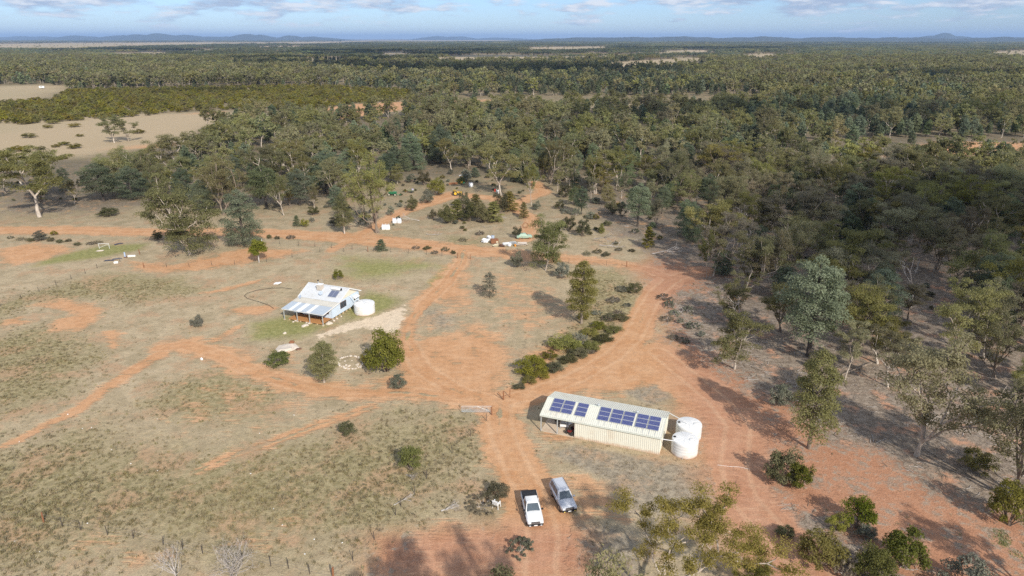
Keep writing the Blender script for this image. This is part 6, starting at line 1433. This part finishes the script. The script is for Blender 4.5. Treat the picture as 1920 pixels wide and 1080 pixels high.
put_rock(572, 611, .75, 'flat pale stone in front of the verandah posts', flat=.3); put_rock(618, 608, .6, 'pale boulder at the right front corner of the house')
put_rock(538, 655, 1.9, 'wide pale rock outcrop above the dark dome bush', flat=.22); put_rock(547, 643, .5, 'small red-brown mound above the rock outcrop', m_=M_RUST); put_rock(560, 655, .6, 'brown earth lump right of the rock outcrop', m_=M_BRN, flat=.3); put_rock(534, 626, .4, 'single pale stone on the lawn left of the driveway'); put_rock(520, 532, .9, 'flat whitish slab on the lawn behind the poly pipe', flat=.25, m_=M_WHITE)
put_rock(378, 674, .35, 'single white stone beside the left wheel track', m_=M_WHITE)
for (px, py) in [(580, 607), (576, 605), (583, 606), (550, 604), (555, 602), (626, 602), (632, 598), (640, 594)]: put_rock(px, py, rs_.uniform(.2, .35), 'sandstone lump lying along the foot of the house', 'sandstone lumps by the house')
for k in range(20):
    px, py = rs_.uniform(20, 900), rs_.uniform(760, 1040); put_rock(px, py, rs_.uniform(.05, .10), 'little white stone scattered in the near paddock', 'white stones in the near paddock', name='white_stone', m_=M_WHITE)
# ---------------------------------------------------------------- dead wood
def dead(seed, H, W, **kw):
    p, _ = gum(seed, H, W, **kw); V, F = tube_arrays([(a, np.array(r_) * .8) for a, r_ in p], 5); return np_mesh('dead_wood', V, F, [B_DEAD], smooth=True)
def deadthing(name, px, py, me, rot, sc, label, cat, z=.1):
    x, y = at(px, py); o = link(name, me); o.location = (x, y, z); o.rotation_euler = rot; o.scale = (sc,) * 3; return tag(o, label, cat)
d1 = dead(501, 5, 5, fork=.12, limbs=6, levels=4, stems=3); d2 = dead(502, 5, 3.5, fork=.2, limbs=4, levels=4, stems=2); d3 = dead(503, 8, 4, fork=.5, limbs=3); d4 = dead(504, 7, 3.2, fork=.45, limbs=4, levels=2)
deadthing('dead_shrub', 430, 1085, d1, (0, 0, .4), 1.0, 'larger bleached dead shrub at the bottom edge of the left paddock', 'dead shrub')
deadthing('dead_shrub', 330, 1090, d2, (0, 0, 1.4), .95, 'smaller bleached dead shrub at the bottom edge, left of its twin', 'dead shrub')
deadthing('fallen_branch', 1415, 618, d3, (R(48), 0, R(-62)), 1.25, 'pale dead limbs sticking up beside the brownish spreading tree', 'dead branch')
deadthing('fallen_branch', 1115, 452, d4, (R(84), 0, R(38)), 1.1, 'grey fallen tree heaped below the tiny bright sapling', 'dead tree', .5)
deadthing('fallen_branch', 1125, 462, d3, (R(86), R(20), R(60)), .9, 'second grey trunk crossing the fallen tree near the road bend', 'dead tree', .4)
deadthing('fallen_branch', 1225, 478, d4, (R(86), 0, R(70)), 1.1, 'bleached branch on the verge right of the dark cone sapling', 'dead branch', .3)
deadthing('fallen_branch', 1255, 474, d3, (R(86), 0, R(100)), .9, 'second bleached branch on the verge before the woodland', 'dead branch', .3)
deadthing('fallen_branch', 762, 893, d2, (R(76), 0, R(60)), .42, 'thin bleached branch below the dark green paddock bush', 'dead branch', .15)
deadthing('fallen_branch', 830, 960, d2, (R(80), 0, R(115)), .5, 'pile of bleached sticks left of the dark sprawling thicket', 'dead branch', .15)
deadthing('fallen_branch', 740, 948, d4, (R(87), 0, R(110)), .4, 'single bleached stick in the grass by the near fence', 'dead branch', .1)
deadthing('fallen_branch', 1760, 790, d4, (R(86), 0, R(-60)), .8, 'bleached branch lying under the huge wide gum', 'dead branch', .15)
deadthing('fallen_branch', 785, 415, d4, (R(86), 0, R(-80)), .9, 'dry branch lying on the bank right of the bulk bags', 'dead branch', .2)
deadthing('fallen_branch', 800, 440, d3, (R(87), 0, R(80)), .6, 'dark dry branch beside the road right of the thick gum', 'dead branch', .2)
deadthing('fallen_branch', 1300, 585, d3, (R(84), 0, R(-70)), .55, 'forked pale branch on the litter left of the brown-olive tree', 'dead branch', .2)
a, b = np.array(at(1560, 712)), np.array(at(1634, 683)); m = MB(); m.tube([(0, 0, .2), (*((b - a) * .5), .24), (*(b - a), .28)], [.10, .14, .19], 8); m.build('fallen_log', B_MID, smooth=True, label='long grey-brown log lying left of the leaning dark trunk', cat='log').location = (a[0], a[1], 0)
a, b = np.array(at(1345, 872)), np.array(at(1405, 880)); m = MB(); m.tube([(0, 0, .03), (*((b - a) * .4), .03), (*((b - a) * .7 + [0, .2]), .03), (*(b - a), .03)], .018, 5); m.build('rope', M_WHITE, label='thin white rope lying on the dirt right of the tanks', cat='rope').location = (a[0], a[1], 0)

rd_ = random.Random(21)
for k in range(15):
    px, py = rd_.uniform(1290, 1900), rd_.uniform(400, 660)
    if py > 470 + (px - 1290) * .42: py = 470 + (px - 1290) * .3
    x, y = at(px, py); o = link('dead_tree', (d3, d4)[k % 2]); o.location = (x, y, -.1); o.rotation_euler = (rd_.uniform(-.45, .45), rd_.uniform(-.45, .45), rd_.uniform(0, 6)); o.scale = (rd_.uniform(.9, 1.4),) * 3
    tag(o, 'leafless pale dead tree standing among the gums of the right-hand woodland', 'dead tree', 'dead trees of the right-hand woodland')
